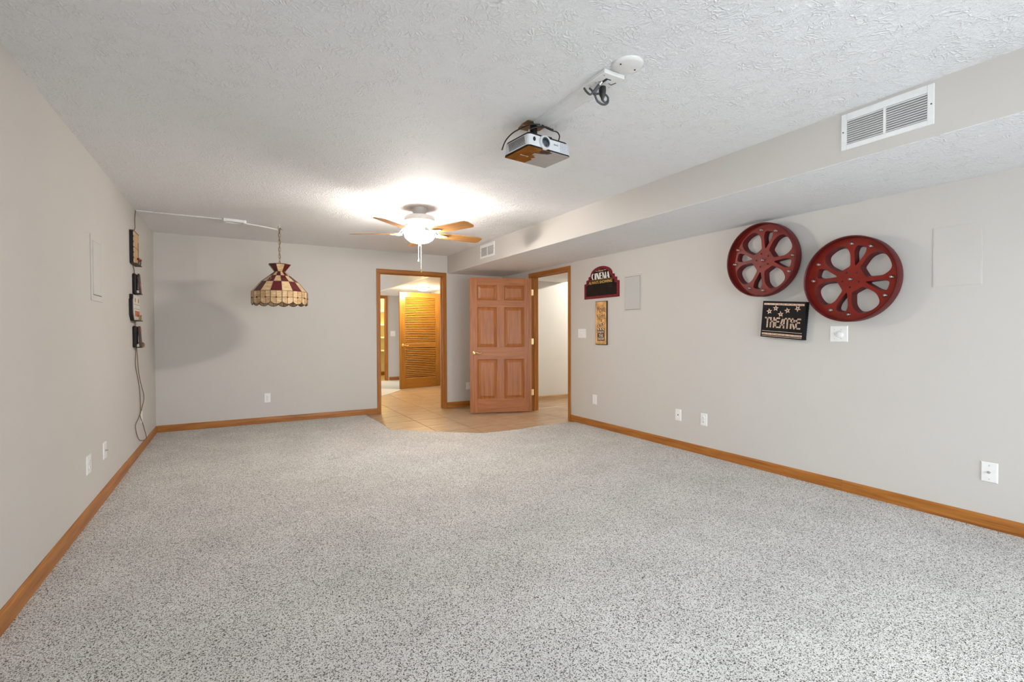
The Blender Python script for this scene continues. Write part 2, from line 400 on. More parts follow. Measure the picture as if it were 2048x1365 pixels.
# right wall with the side doorway
RY0, RY1, RZ = 5.367, 6.350, 2.075
struct(boxes('wall_right', [((XR, YF-0.12, -0.06), (XR+T, RY0, H+0.1)), ((XR, RY1, -0.06), (XR+T, YB, H+0.1)), ((XR, RY0, RZ), (XR+T, RY1, H+0.1))], M['wall']))
struct(boxes('wall_front', [((XL-0.12, YF-0.12, -0.06), (WX0, YF, H+0.1)), ((WX1, YF-0.12, -0.06), (XR+T, YF, H+0.1)), ((WX0, YF-0.12, WZ1), (WX1, YF, H+0.1)), ((WX0, YF-0.12, -0.06), (WX1, YF, WZ0))], M['wall']))
struct(box('ceiling', (XL-0.1, YF-0.1, H), (XS+0.02, YB+0.05, H+0.1), M['ceil']))
struct(box('wall_soffit', (XS, YF, HS), (XR, YB, H+0.09), M['soffit']))
struct(box('ceiling_soffit', (XS+0.003, YF, HS-0.003), (XR, YB, HS+0.001), M['ceil']))

# patio door behind the camera
win = bpy.data.objects.new('window_1', None); COL.objects.link(win); struct(win)
fr = 0.05
wy0, wy1 = YF-0.10, YF-0.04
boxes('window_frame', [((WX0, wy0, WZ0), (WX0+fr, wy1, WZ1)), ((WX1-fr, wy0, WZ0), (WX1, wy1, WZ1)), ((WX0, wy0, WZ1-fr), (WX1, wy1, WZ1)), ((WX0, wy0, WZ0), (WX1, wy1, WZ0+fr)), (((WX0+WX1)/2-0.04, wy0, WZ0), ((WX0+WX1)/2+0.04, wy1, WZ1))], M['whitepaint'], win)
for a, b in ((WX0+fr, (WX0+WX1)/2-0.04), ((WX0+WX1)/2+0.04, WX1-fr)):
    box('pane', (a, YF-0.075, WZ0+fr), (b, YF-0.069, WZ1-fr), M['pane'], win)
win2 = bpy.data.objects.new('added_window', None); COL.objects.link(win2); struct(win2)  # added window, out of view, there for its daylight on the right wall
lx0, lx1 = XL-0.10, XL-0.04
boxes('window_frame', [((lx0, LY0, LZ0), (lx1, LY0+fr, LZ1)), ((lx0, LY1-fr, LZ0), (lx1, LY1, LZ1)), ((lx0, LY0, LZ1-fr), (lx1, LY1, LZ1)), ((lx0, LY0, LZ0), (lx1, LY1, LZ0+fr)), ((lx0, (LY0+LY1)/2-0.03, LZ0), (lx1, (LY0+LY1)/2+0.03, LZ1))], M['whitepaint'], win2)
for a, b in ((LY0+fr, (LY0+LY1)/2-0.03), ((LY0+LY1)/2+0.03, LY1-fr)):
    box('pane', (XL-0.075, a, LZ0+fr), (XL-0.069, b, LZ1-fr), M['pane'], win2)
struct(box('ground_patio', (-8, -14, -0.16), (12, YF-0.125, -0.07), M['patio']))

# floors
TZ = -0.012
floor = struct(box('floor', (XL-0.12, YF-0.12, -0.06), (7.0, 14.6, TZ-0.004), M['grout']))
ts = 0.466
tile_bm = bmesh.new(); add_box(tile_bm, (0.0035, 0.0035, TZ-0.02), (ts-0.0035, ts-0.0035, TZ), 0.0015)
tile_me = bpy.data.meshes.new('floor_tile'); bmesh.ops.recalc_face_normals(tile_bm, faces=tile_bm.faces); tile_bm.to_mesh(tile_me); tile_bm.free(); tile_me.materials.append(M['tile'])
for i in range(-1, 11):
    for j in range(-4, 10):
        x = 1.694+i*ts; y = 6.5+j*ts; xc, yc = x+ts/2, y+ts/2
        if x+ts < 1.66 or (x > 4.05 and y > YB): continue
        if yc < 5.0: continue
        if xc < 2.3 and xc+yc < 7.35 and yc < 6.0: continue
        if x < 1.66 and yc < 7.1: continue
        if yc > 9.3 and xc-yc < -7.75: continue
        if y > 10.6 or x > 6.4: continue
        o = bpy.data.objects.new('floor_tile', tile_me); COL.objects.link(o); o.parent = floor; o.location = (x, y, random.uniform(-0.0008, 0.0004))
bm = bmesh.new()
edge = [(XL, YF), (XR, YF), (XR, 5.215), (3.66, 5.235), (3.37, 5.215), (3.08, 5.172), (2.80, 5.178), (2.58, 5.205), (2.526, 5.236), (2.117, 5.583), (1.85, 5.83), (1.674, 5.985), (1.688, 6.47), (1.674, 7.1), (1.672, YB), (XL, YB)]
add_prism(bm, edge, -0.02, 0.0)
carpet = struct(fin('floor_carpet', bm, M['carpet']))
carpet['label'] = 'grey and white flecked wall-to-wall carpet'
bm = bmesh.new(); add_prism(bm, [(0.4, 9.0), (2.16, 9.0), (2.446, 9.31), (2.711, 9.6), (3.02, 10.03), (3.2, 10.4), (4.05, 10.45), (4.05, 12.24), (0.4, 12.24)], -0.02, -0.004)
struct(fin('floor_hall_carpet', bm, M['hallcarpet']))

# baseboards
def base_run(name, p0, p1, out, hgt=0.083, th=0.012, z0=-0.01, mat=None):
    """a moulded board along p0->p1, standing off the wall towards out"""
    p0 = Vector(p0); p1 = Vector(p1); o = Vector(out)
    prof = [(0, z0), (th, z0), (th, hgt*0.62), (th*0.86, hgt*0.80), (th*0.5, hgt*0.95), (th*0.25, hgt), (0, hgt)]
    bm = bmesh.new()
    A = [bm.verts.new((p0.x+o.x*a, p0.y+o.y*a, z)) for a, z in prof]; B = [bm.verts.new((p1.x+o.x*a, p1.y+o.y*a, z)) for a, z in prof]
    n = len(prof)
    for i in range(n): bm.faces.new((A[i], A[(i+1) % n], B[(i+1) % n], B[i]))
    bm.faces.new(A[::-1]); bm.faces.new(B)
    d = p1-p0
    m = mat or (M['oak_x'] if abs(d.x) > abs(d.y) else M['oak_y'])
    return struct(fin(name, bm, m))
base_run('baseboard_left', (XL, 5.375, 0), (XL, YB, 0), (1, 0, 0))
base_run('baseboard_left', (XL, YF, 0), (XL, 5.373, 0), (1, 0, 0), 0.085, 0.018)
base_run('baseboard_back', (XL+0.012, YB, 0), (1.845, YB, 0), (0, -1, 0), 0.083)
base_run('baseboard_back', (2.947, YB, 0), (XR, YB, 0), (0, -1, 0), 0.085, 0.012, -0.02)
base_run('baseboard_right', (XR, 1.916, 0), (XR, 5.315, 0), (-1, 0, 0))
base_run('baseboard_right', (XR, YF, 0), (XR, 1.914, 0), (-1, 0, 0), 0.082, 0.0125)
base_run('baseboard_right', (XR, 6.41, 0), (XR, YB, 0), (-1, 0, 0), 0.083, 0.012, -0.02)

# door casings and jambs
def casing_set(name, u0, u1, top, mk, depth, along):
    """mk(u, w, z) -> world point; w is out of the wall; u0..u1 the clear opening"""
    root = bpy.data.objects.new(name, None); COL.objects.link(root); struct(root)
    mu = M['oak_x'] if along == 'x' else M['oak_y']
    def bx(nm, ua, ub, wa, wb, za, zb, mat, bev=0.003):
        a = mk(ua, wa, za); b = mk(ub, wb, zb)
        lo = tuple(min(p, q) for p, q in zip(a, b)); hi = tuple(max(p, q) for p, q in zip(a, b))
        return box(nm, lo, hi, mat, root, bev)
    cw = 0.055
    for ua, ub, s in ((u0-cw-0.006, u0-0.006, -1), (u1+0.006, u1+cw+0.006, 1)):
        c = bx('casing', ua, ub, 0, 0.013, -0.02, top+0.006, M['oak_z'])
        bx('casing_bead', ua if s < 0 else ub-0.014, ua+0.014 if s < 0 else ub, 0.010, 0.018, -0.02, top+0.006+cw, M['oak_z'])
    bx('casing', u0-cw-0.006, u1+cw+0.006, 0, 0.0131, top+0.006, top+0.006+cw, mu)
    bx('casing_bead', u0-cw-0.006, u1+cw+0.006, 0.010, 0.0181, top+cw-0.008, top+cw+0.0061, mu)
    jt = 0.018
    bx('jamb', u0-jt, u0, -depth-0.002, 0.002, -0.02, top, M['oak_z'])
    bx('jamb', u1, u1+jt, -depth-0.002, 0.002, -0.02, top, M['oak_z'])
    bx('jamb', u0-jt, u1+jt, -depth-0.002, 0.002, top, top+jt, mu)
    st = 0.011
    bx('door_stop', u0, u0+st, -0.075, -0.042, -0.018, top-st, M['oak_z'])
    bx('door_stop', u1-st, u1, -0.075, -0.042, -0.018, top-st, M['oak_z'])
    bx('door_stop', u0, u1, -0.075, -0.042, top-st, top, mu)
    for ua, ub in ((u0-cw-0.006, u0-0.006), (u1+0.006, u1+cw+0.006)):
        bx('casing', ua, ub, -depth-0.015, -depth, -0.02, top+0.006+cw, M['oak_z'])
    return root
casing_set('trim_1', BX0+0.018, BX1-0.018, BZ-0.018, lambda u, w, z: (u, YB-w, z), T, 'x')
casing_set('trim_2', RY0+0.018, RY1-0.018, RZ-0.018, lambda u, w, z: (XR-w, u, z), T, 'y')

# hall beyond the back doorway
HX1, HYF = 4.06, 12.24
struct(box('wall_hall_left', (0.38, YB+T, -0.06), (0.5, HYF, 0.5), M['hallwall']))
struct(boxes('wall_hall_left_upper', [((0.38, YB+T, 2.1), (0.5, HYF+0.1, H+0.1)), ((0.38, YB+T, 0.5), (0.5, 10.7, 2.1)), ((0.38, 11.4, 0.5), (0.5, HYF+0.1, 2.1))], M['hallwall']))
portal('hall_daylight_portal', (0.37, 11.05, 1.3), (0, R(-90), 0), 1.6, 0.7)
struct(boxes('wall_hall_right', [((HX1, YB+T, -0.06), (HX1+0.1, 10.33, H+0.1)), ((HX1, 11.3, -0.06), (HX1+0.1, HYF, H+0.1)), ((HX1, 10.33, 2.1), (HX1+0.1, 11.3, H+0.1))], M['hallwall']))
struct(box('wall_hall_closet_side', (HX1+0.9, 10.2, -0.06), (HX1+1.0, HYF, H+0.1), M['hallwall']))
struct(boxes('wall_hall_far', [((0.38, HYF, -0.06), (2.45, HYF+0.1, H+0.1)), ((3.345, HYF, -0.06), (5.2, HYF+0.1, H+0.1)), ((2.45, HYF, 2.105), (3.345, HYF+0.1, H+0.1))], M['hallwall']))
struct(box('ceiling_hall', (0.38, YB+T, H), (2.93, HYF+0.1, H+0.1), M['ceil']))
struct(box('wall_hall_soffit', (2.90, YB+T, HS+0.01), (5.1, HYF, H+0.1), M['hallwall']))
struct(box('ceiling_hall_soffit', (2.90, YB+T, HS-0.004), (5.1, HYF, HS+0.01), M['ceil']))
base_run('baseboard_hall_far', (3.42, HYF, 0), (HX1, HYF, 0), (0, -1, 0), 0.085, 0.012, -0.02)
base_run('baseboard_hall_right', (HX1, YB+T, 0), (HX1, 10.25, 0), (-1, 0, 0), 0.085, 0.012, -0.02)
casing_set('trim_3', 2.47, 3.345-0.018, 2.09, lambda u, w, z: (u, HYF-w, z), 0.1, 'x')
# linen closet at the end of the hall
struct(boxes('wall_closet', [((2.2, 14.0, -0.06), (4.2, 14.1, H)), ((2.2, HYF+0.1, -0.06), (2.3, 14.0, H)), ((4.1, HYF+0.1, -0.06), (4.2, 14.0, H)), ((2.2, HYF+0.1, 2.35), (4.2, 14.1, H))], M['closet']))
struct(box('baseboard_closet', (2.3, 13.985, -0.02), (4.1, 14.0, 0.09), M['oak_x']))
for k, z in enumerate((0.72, 1.09, 1.45, 1.83)):
    o = thing('closet_shelf', ['lowest', 'second lowest', 'second highest', 'highest'][k]+' pale shelf inside the yellow-lit closet beyond the hall', 'shelf', (2.3, 13.6, z), 'closet shelves')
    box('shelf_board', (0.0, 0.0, -0.02), (1.8, 0.4, 0.0), M['closet'], o, 0.003)
    box('shelf_lip', (0.0, -0.014, -0.03), (1.8, 0.0, 0.012), M['whitepaint'], o, 0.002)
    box('cleat', (0.0, 0.38, -0.06), (1.8, 0.4, -0.02), M['closet'], o, 0.002)

# side room beyond the right doorway
struct(boxes('wall_side_room', [((XR+T, 3.2, -0.06), (7.0, 3.3, H+0.1)), ((6.9, 3.3, -0.06), (7.0, YB, H+0.1)), ((XR+T, YB-0.012, -0.06), (6.9, YB, H+0.1))], M['sidewall']))
SRX = 5.25
struct(box('ceiling_side_room', (SRX, 3.2, H), (7.0, YB, H+0.1), M['ceil']))
struct(box('ceiling_side_soffit', (XR+T, 3.2, 2.125), (SRX, YB, H+0.1), M['ceil']))
base_run('baseboard_side_room', (XR+T, YB-0.012, 0), (6.9, YB-0.012, 0), (0, -1, 0), 0.075, 0.012, -0.02, wood('pale_oak', (0.40, 0.24, 0.12), (0.52, 0.35, 0.2), (0.6, 0.43, 0.27), 0))

# ------------------------------------------------------------------ lamps in the rooms beyond
def point(name, loc, col, w, r, parent=None):
    l = bpy.data.lights.new(name, 'POINT'); l.energy = w; l.color = col; l.shadow_soft_size = r
    o = bpy.data.objects.new(name, l); COL.objects.link(o); o.location = loc
    if parent is not None: o.parent = parent
    return o
hl = thing('flush_ceiling_light', 'lit round flush light on the low hall ceiling above the louvered door', 'ceiling light', (3.45, 9.75, HS-0.004))
lathe('base_ring', [(0, 0), (0.15, 0), (0.15, -0.015), (0.12, -0.018), (0, -0.018)], M['whitepaint'], hl, 32)
lathe('glass_dome', [(0.13, -0.017), (0.128, -0.03), (0.105, -0.052), (0.06, -0.066), (0, -0.07)], M['dome'], hl, 32)
point('hall_bulb', (0, 0, -0.11), (1.0, 0.77, 0.43), HALL_W, 0.06, hl)
h2l = thing('hall_ceiling_light', 'flush light on the main hall ceiling above the doorway', 'ceiling light', (1.95, 8.05, H))
lathe('base_ring', [(0, 0), (0.13, 0), (0.13, -0.012), (0, -0.014)], M['whitepaint'], h2l, 32)
lathe('glass_dome', [(0.115, -0.013), (0.112, -0.024), (0.09, -0.04), (0.05, -0.05), (0, -0.052)], M['dome'], h2l, 32)
point('hall_bulb', (0, 0, -0.08), (1.0, 0.78, 0.42), 32.0, 0.05, h2l)
sl = thing('side_room_ceiling_light', 'flush ceiling light in the side room', 'ceiling light', (6.05, 6.1, H))
lathe('base_ring', [(0, 0), (0.15, 0), (0.15, -0.015), (0, -0.018)], M['whitepaint'], sl, 32)
lathe('glass_dome', [(0.13, -0.017), (0.128, -0.03), (0.105, -0.048), (0.06, -0.058), (0, -0.06)], emit('lit_side_dome', (1.0, 0.93, 0.82), 20.0), sl, 32)
point('side_bulb', (0, 0, -0.09), (1.0, 0.95, 0.87), SIDE_W, 0.04, sl)
cl = thing('closet_ceiling_light', 'bare bulb holder in the closet ceiling', 'ceiling light', (3.0, 13.0, 2.35))
lathe('holder', [(0, 0), (0.05, 0), (0.05, -0.03), (0.02, -0.05), (0, -0.05)], M['whitepaint'], cl, 20)
point('closet_bulb', (0, 0, -0.12), (1.0, 0.82, 0.42), CLOSET_W, 0.05, cl)

# ------------------------------------------------------------------ six-panel door
def lever(root, u, v, w, sgn, mat, name='lever_handle'):
    """rosette and lever on a door face; w out of the face, lever points along sgn*u"""
    h = lathe(name, [(0, w), (0.031, w), (0.031, w+0.006), (0.024, w+0.012), (0.011, w+0.014), (0.011, w+0.045), (0, w+0.045)], mat, root, 20, frame((1, 0, 0), (0, 0, 1), (0, -1, 0), (u, 0, v)))
    bm = bmesh.new(); add_tube(bm, [(u, -w-0.042, v), (u+sgn*0.03, -w-0.05, v+0.004), (u+sgn*0.07, -w-0.047, v-0.006), (u+sgn*0.105, -w-0.042, v+0.004)], 0.0085, 8, 5)
    l = fin('lever', bm, mat, h, True)
    return h
def panel_door(root, W, Ht, th, cols, rows, mv, mh, mp):
    """local frame: x from hinge to latch, y = 0 the visible face (looking along +y), z up"""
    us = [0]+[c for pr in cols for c in pr]+[W]
    box('stile', (0, 0, 0), (cols[0][0], th, Ht), mv, root, 0.0015)
    box('stile', (cols[-1][1], 0, 0), (W, th, Ht), mv, root, 0.0015)
    zs = [0]+[z for pr in rows for z in pr]+[Ht]
    for k in range(0, len(zs), 2):
        box('rail', (cols[0][0], 0.0004, zs[k]), (cols[-1][1], th-0.0004, zs[k+1]), mh, root, 0.001)
    for (z0, z1) in rows:
        for (a, b) in zip(cols, cols[1:]):
            box('mullion', (a[1], 0.0006, z0), (b[0], th-0.0006, z1), mv, root, 0.001)
        for (a, b) in cols:
            bm = bmesh.new()
            e, s1, dp = 0.012, 0.036, 0.009
            # sticking, flat field border, raised bevelled centre
            rings = [(0.0, 0.0008), (0.009, 0.010), (0.014, 0.0115), (0.045, 0.0035), (0.048, 0.003)]
            for side in (0, 1):
                R_ = []
                for off, d in rings:
                    y = d if side == 0 else th-d
                    R_.append([bm.verts.new(p) for p in ((a+off, y, z0+off), (b-off, y, z0+off), (b-off, y, z1-off), (a+off, y, z1-off))])
                for r0, r1 in zip(R_, R_[1:]):
                    for i in range(4): bm.faces.new((r0[i], r0[(i+1) % 4], r1[(i+1) % 4], r1[i]))
                bm.faces.new(R_[-1])
            fin('panel', bm, mp, root)
hx, hy = 3.952, 6.272; ang = math.atan2(6.577-6.272, 3.054-3.952)
Wd = 0.948
# local x runs from the latch edge to the hinge so that the visible face looks at the room
m4 = Matrix.Translation((hx, hy, 0.0)) @ Matrix.Rotation(ang+PI, 4, 'Z') @ Matrix.Translation((-Wd, 0, 0))
door = thing('panel_door', 'open oak six-panel door with brass lever at the right doorway', 'door', mat4=m4)
dh = 2.035
cols = [(0.122*Wd, 0.432*Wd), (0.554*Wd, 0.878*Wd)]
rows = [(dh-1.83, dh-1.232), (dh-1.045, dh-0.445), (dh-0.338, dh-0.112)]
panel_door(door, Wd, dh, 0.035, cols, rows, M['door_z'], M['door_x'], M['door_z'])
lever(door, 0.065, 0.905, 0.0, 1, M['brass'])
lever(door, 0.065, 0.905, -0.035, 1, M['brass'], 'rear_handle').scale = (1, 1, 1)
for z in (1.82, 1.07, 0.29):
    hg = lathe('hinge', [(0, z-0.045), (0.0075, z-0.045), (0.0075, z+0.045), (0, z+0.045)], M['brass_satin'], door, 12, Matrix.Translation((Wd+0.009, -0.004, 0)))
    box('hinge_leaf', (Wd-0.004, -0.0008, z-0.045), (Wd+0.03, 0.004, z+0.045), M['brass_satin'], hg, 0.001)

# ------------------------------------------------------------------ louvered door in the hall
lx, ly = 4.050, 10.315; lang = math.atan2(10.175-10.315, 3.073-4.050); LW = 0.987
m4 = Matrix.Translation((lx, ly, 0.0)) @ Matrix.Rotation(lang+PI, 4, 'Z') @ Matrix.Translation((-LW, 0, 0))
ld = thing('louvered_door', 'open honey oak louvered door with brass lever in the hall', 'door', mat4=m4)
lh = 2.09; th = 0.035
lc = (0.135, LW-0.12)
z_hi = (lh-0.53*lh, lh-0.054*lh); z_lo = (lh-0.897*lh, lh-0.576*lh)
box('stile', (0, 0, 0.0), (lc[0], th, lh), M['lou_z'], ld, 0.002)
box('stile', (lc[1], 0, 0.0), (LW, th, lh), M['lou_z'], ld, 0.002)
for z0, z1 in ((0.0, z_lo[0]), (z_lo[1], z_hi[0]), (z_hi[1], lh)):
    box('rail', (lc[0], 0.0004, z0), (lc[1], th-0.0004, z1), M['lou_x'], ld, 0.0015)
sl_bm = bmesh.new(); add_box(sl_bm, (lc[0], -0.027, -0.0035), (lc[1], 0.027, 0.0035), 0.002)
bmesh.ops.recalc_face_normals(sl_bm, faces=sl_bm.faces)
sl_me = bpy.data.meshes.new('louver_slat'); sl_bm.to_mesh(sl_me); sl_bm.free(); sl_me.materials.append(M['lou_x'])
for (z0, z1), n in ((z_hi, 26), (z_lo, 17)):
    for k in range(n):
        o = bpy.data.objects.new('louver_slat', sl_me); COL.objects.link(o); o.parent = ld
        o.location = (0, th/2+0.001, z0+(k+0.5)*(z1-z0)/n); o.rotation_euler = (R(54), 0, 0)
lever(ld, 0.075, 0.935, 0.0, 1, M['brass'])

# ------------------------------------------------------------------ wall plates
def plate(mat4, w, h, label, kind, name, group=None):
    t = thing(name, label, 'outlet' if 'outlet' in name else ('switch' if 'switch' in name else 'wall plate'), mat4=mat4, group=group)
    bm = bmesh.new()
    rings = [(0.0, 0.0), (0.0, 0.003), (0.004, 0.0065)]
    prev = None
    for off, z in rings:
        a, b = w/2-off, h/2-off
        r = [bm.verts.new(p) for p in ((-a, -b, z), (a, -b, z), (a, b, z), (-a, b, z))]
        if prev:
            for i in range(4): bm.faces.new((prev[i], prev[(i+1) % 4], r[(i+1) % 4], r[i]))
        else: bm.faces.new(r[::-1])
        prev = r
    bm.faces.new(prev)
    fin('cover_plate', bm, M['white'], t)
    f = 0.0065
    def screw(u, v): cyl('screw', (u, v), 0.0032, f-0.001, f+0.0012, M['steel'], t, 10)
    if kind == 'duplex':
        for v in (-0.0195, 0.0195):
            s = lathe('socket', [(0, f), (0.0165, f), (0.0165, f+0.002), (0.015, f+0.003), (0, f+0.003)], M['white'], t, 20, Matrix.Translation((0, v, 0)))
            for u in (-0.0063, 0.0063): box('slot', (u-0.0012, v+0.001, f+0.002), (u+0.0012, v+0.009, f+0.0034), M['dark'], s)
            cyl('ground_hole', (0, v-0.007), 0.0025, f+0.002, f+0.0034, M['dark'], s, 10)
        screw(0, 0)
    elif kind == 'coax':
        cyl('coax_nut', (0, 0), 0.0085, f-0.001, f+0.004, M['steel'], t, 6)
        j = cyl('coax_jack', (0, 0), 0.0048, f, f+0.016, M['steel'], t, 12)
        screw(0, 0.042); screw(0, -0.042)
    elif kind == 'phone':
        box('jack_hole', (-0.006, -0.006, f-0.002), (0.006, 0.006, f+0.0006), M['dark'], t)
        screw(0, 0.042); screw(0, -0.042)
    elif kind == 'blank':
        screw(0, 0.03); screw(0, -0.03)
    elif kind == 'toggle':
        box('toggle_slot', (-0.005, -0.012, f-0.001), (0.005, 0.012, f+0.0006), M['white'], t)
        bm = bmesh.new(); add_box(bm, (-0.0055, -0.008, f-0.002), (0.0055, 0.008, f+0.022), 0.0015, Matrix.Rotation(R(-22), 4, 'X')); fin('toggle', bm, M['white'], t)
        for u in (-0.046, 0.046): screw(u, 0.0)
        screw(0, 0.03); screw(0, -0.03)
    elif kind == 'toggle2':
        for u in (-0.023, 0.023):
            bm = bmesh.new(); add_box(bm, (u-0.004, -0.006, f-0.002), (u+0.004, 0.006, f+0.014), 0.0015, Matrix.Rotation(R(-20), 4, 'X')); fin('toggle', bm, M['white'], t)
            screw(u, 0.03); screw(u, -0.03)
    elif kind == 'dimmer':
        lathe('dimmer_knob', [(0, f), (0.025, f), (0.024, f+0.004), (0.022, f+0.016), (0.018, f+0.019), (0, f+0.019)], M['white'], t, 28, Matrix.Translation((0.012, -0.006, 0)))
        bm = bmesh.new(); add_box(bm, (-0.037, -0.008, f-0.002), (-0.029, 0.008, f+0.009), 0.0015); fin('toggle', bm, M['white'], t)
        for u in (-0.03, 0.018):
            screw(u, 0.033); screw(u, -0.038)
    return t
G = 'wall plates'
plate(on_back(0.376, 0.340), 0.076, 0.122, 'white duplex outlet on the back wall left of the hall doorway', 'duplex', 'wall_outlet')
plate(on_back(3.335, 0.330), 0.076, 0.115, 'white outlet plate on the back wall half hidden by the six-panel door', 'blank', 'wall_outlet')
plate(on_left(4.122, 0.353), 0.105, 0.122, 'white duplex outlet on the left wall, the one nearest the camera', 'duplex', 'wall_outlet')
plate(on_left(4.577, 0.350), 0.095, 0.122, 'white cable jack plate on the left wall with its connector sticking out', 'coax', 'wall_plate')
plate(on_left(6.215, 0.350), 0.08, 0.120, 'white outlet on the left wall behind the hanging brown cord', 'blank', 'wall_outlet')
plate(on_right(4.818, 0.348), 0.080, 0.122, 'blank white wall plate below the movie night sign', 'blank', 'wall_plate')
plate(on_right(3.477, 0.348), 0.076, 0.120, 'white jack plate with a dark hole, left of a pair low on the right wall', 'phone', 'wall_plate')
plate(on_right(3.162, 0.348), 0.076, 0.122, 'white duplex outlet, right of a pair low on the right wall', 'duplex', 'wall_outlet')
plate(on_right(1.093, 0.346), 0.077, 0.122, 'large-looking white cable jack plate at the right edge above the baseboard', 'coax', 'wall_plate')
plate(on_right(5.077, 1.194), 0.165, 0.122, 'wide white toggle switch plate beside the right doorway', 'toggle', 'light_switch')
plate(on_right(1.947, 1.192), 0.125, 0.122, 'white dimmer switch plate with a round knob below the right film reel', 'dimmer', 'light_switch')
plate(on_back(3.52, 1.188, y=HYF), 0.125, 0.135, 'white double switch plate on the far hall wall', 'toggle2', 'light_switch')

# ------------------------------------------------------------------ in-wall speakers
def wall_speaker(mat4, w, h, label, matg, border):
    t = thing('wall_speaker', label, 'speaker', mat4=mat4)
    bm = bmesh.new(); a, b = w/2+border, h/2+border
    for lo, hi in (((-a, -b, 0), (-w/2, b, 0.006)), ((w/2, -b, 0), (a, b, 0.006)), ((-w/2, -b, 0), (w/2, -h/2, 0.006)), ((-w/2, h/2, 0), (w/2, b, 0.006))): add_box(bm, lo, hi, 0.0015)
    fin('bezel', bm, M['wall'], t)
    box('shadow_gap', (-w/2, -h/2, 0), (w/2, h/2, 0.002), M['dark'], t)
    box('grille', (-w/2+0.003, -h/2+0.003, 0.001), (w/2-0.003, h/2-0.003, 0.011), matg, t, 0.003)
    return t
wall_speaker(on_left(4.43, 1.667), 0.245, 0.375, 'pale in-wall speaker grille on the left wall', M['grille_wall'], 0.04)
wall_speaker(on_right(4.142, 1.660), 0.245, 0.385, 'grey in-wall speaker grille right of the cinema sign', M['grille'], 0.02)
t = thing('wall_speaker', 'wall-coloured flat speaker panel right of the film reels', 'speaker', mat4=on_right(1.26, 1.690))
box('panel_edge', (-0.122, -0.193, 0), (0.122, 0.193, 0.0035), M['wall'], t, 0.001)
box('grille', (-0.117, -0.188, 0.001), (0.117, 0.188, 0.0043), M['wall'], t, 0.001)

# ------------------------------------------------------------------ return-air vents on the soffit face
def vent(yc, zc, w, h, label, nsl):
    t = thing('air_vent', label, 'vent', mat4=on_right(yc, zc, x=XS), group='soffit air vents')
    bw = 0.028; mid = 0.012
    bm = bmesh.new()
    for lo, hi in (((-w/2, -h/2, 0), (-w/2+bw, h/2, 0.008)), ((w/2-bw, -h/2, 0), (w/2, h/2, 0.008)), ((-w/2+bw, -h/2, 0), (w/2-bw, -h/2+bw, 0.008)), ((-w/2+bw, h/2-bw*1.35, 0), (w/2-bw, h/2, 0.008))): add_box(bm, lo, hi, 0.002)
    fin('frame', bm, M['whitepaint'], t)
    box('centre_bar', (-mid/2, -h/2+bw, 0), (mid/2, h/2-bw*1.35, 0.008), M['whitepaint'], t, 0.001)
    box('duct_back', (-w/2+bw*0.6, -h/2+bw*0.6, 0.0), (w/2-bw*0.6, h/2-bw*0.6, 0.0012), M['vent_in'], t)
    L = (w/2-bw-mid/2)
    sb = bmesh.new(); add_box(sb, (0, -0.0062, -0.0007), (L, 0.0062, 0.0007), 0.0, Matrix.Rotation(R(-38), 4, 'X'))
    bmesh.ops.recalc_face_normals(sb, faces=sb.faces); me = bpy.data.meshes.new('vent_slat'); sb.to_mesh(me); sb.free(); me.materials.append(M['whitepaint'])
    v0, v1 = -h/2+bw, h/2-bw*1.35
    for u in (-w/2+bw, mid/2):
        for k in range(nsl):
            o = bpy.data.objects.new('vent_slat', me); COL.objects.link(o); o.parent = t; o.location = (u, v0+(k+0.5)*(v1-v0)/nsl, 0.0052)
    for u in (-w/2+0.011, w/2-0.011): cyl('screw', (u, 0), 0.004, 0.007, 0.0095, M['cable'], t, 10)
vent(1.241, 2.3235, 0.417, 0.200, 'large white louvered air vent on the near end of the soffit', 11)
vent(5.842, 2.320, 0.427, 0.185, 'small-looking white louvered air vent on the far end of the soffit', 11)

# ------------------------------------------------------------------ ceiling fan with light
FX, FY = 1.602, 4.612
fan = thing('ceiling_fan', 'five-blade ceiling fan with a lit white glass bowl', 'ceiling fan', (FX, FY, H))
lathe('canopy', [(0, 0), (0.082, 0), (0.082, -0.012), (0.074, -0.03), (0.052, -0.066), (0.048, -0.07), (0, -0.07)], M['fan_metal'], fan, 32)
lathe('neck', [(0.046, -0.066), (0.052, -0.074), (0.052, -0.08)], M['brass_satin'], fan, 24)
lathe('motor_housing', [(0, -0.076), (0.11, -0.077), (0.144, -0.083), (0.149, -0.09), (0.149, -0.132), (0.145, -0.136), (0.12, -0.142), (0, -0.142)], M['fan_metal'], fan, 48)
lathe('flywheel', [(0, -0.14), (0.115, -0.141), (0.108, -0.156), (0.07, -0.166), (0, -0.168)], M['fan_white'], fan, 40)
lathe('switch_housing', [(0, -0.165), (0.045, -0.166), (0.048, -0.175), (0.048, -0.225), (0.04, -0.236), (0, -0.236)], M['fan_white'], fan, 32)
lathe('fitter', [(0, -0.232), (0.02, -0.236), (0.02, -0.30), (0.012, -0.342), (0, -0.342)], M['fan_white'], fan, 32)
lathe('glass_bowl', [(0.150, -0.243), (0.154, -0.248), (0.152, -0.262), (0.143, -0.286), (0.124, -0.310), (0.095, -0.329), (0.055, -0.341), (0.0, -0.345), (0.0, -0.342), (0.053, -0.338), (0.092, -0.326), (0.120, -0.308), (0.139, -0.285), (0.148, -0.262), (0.150, -0.250), (0.150, -0.243)], M['bowl'], fan, 40)
lathe('finial', [(0, -0.338), (0.024, -0.343), (0.02, -0.35), (0.008, -0.356), (0.010, -0.364), (0.006, -0.372), (0, -0.374)], M['fan_metal'], fan, 20)
bz = 2.193-H
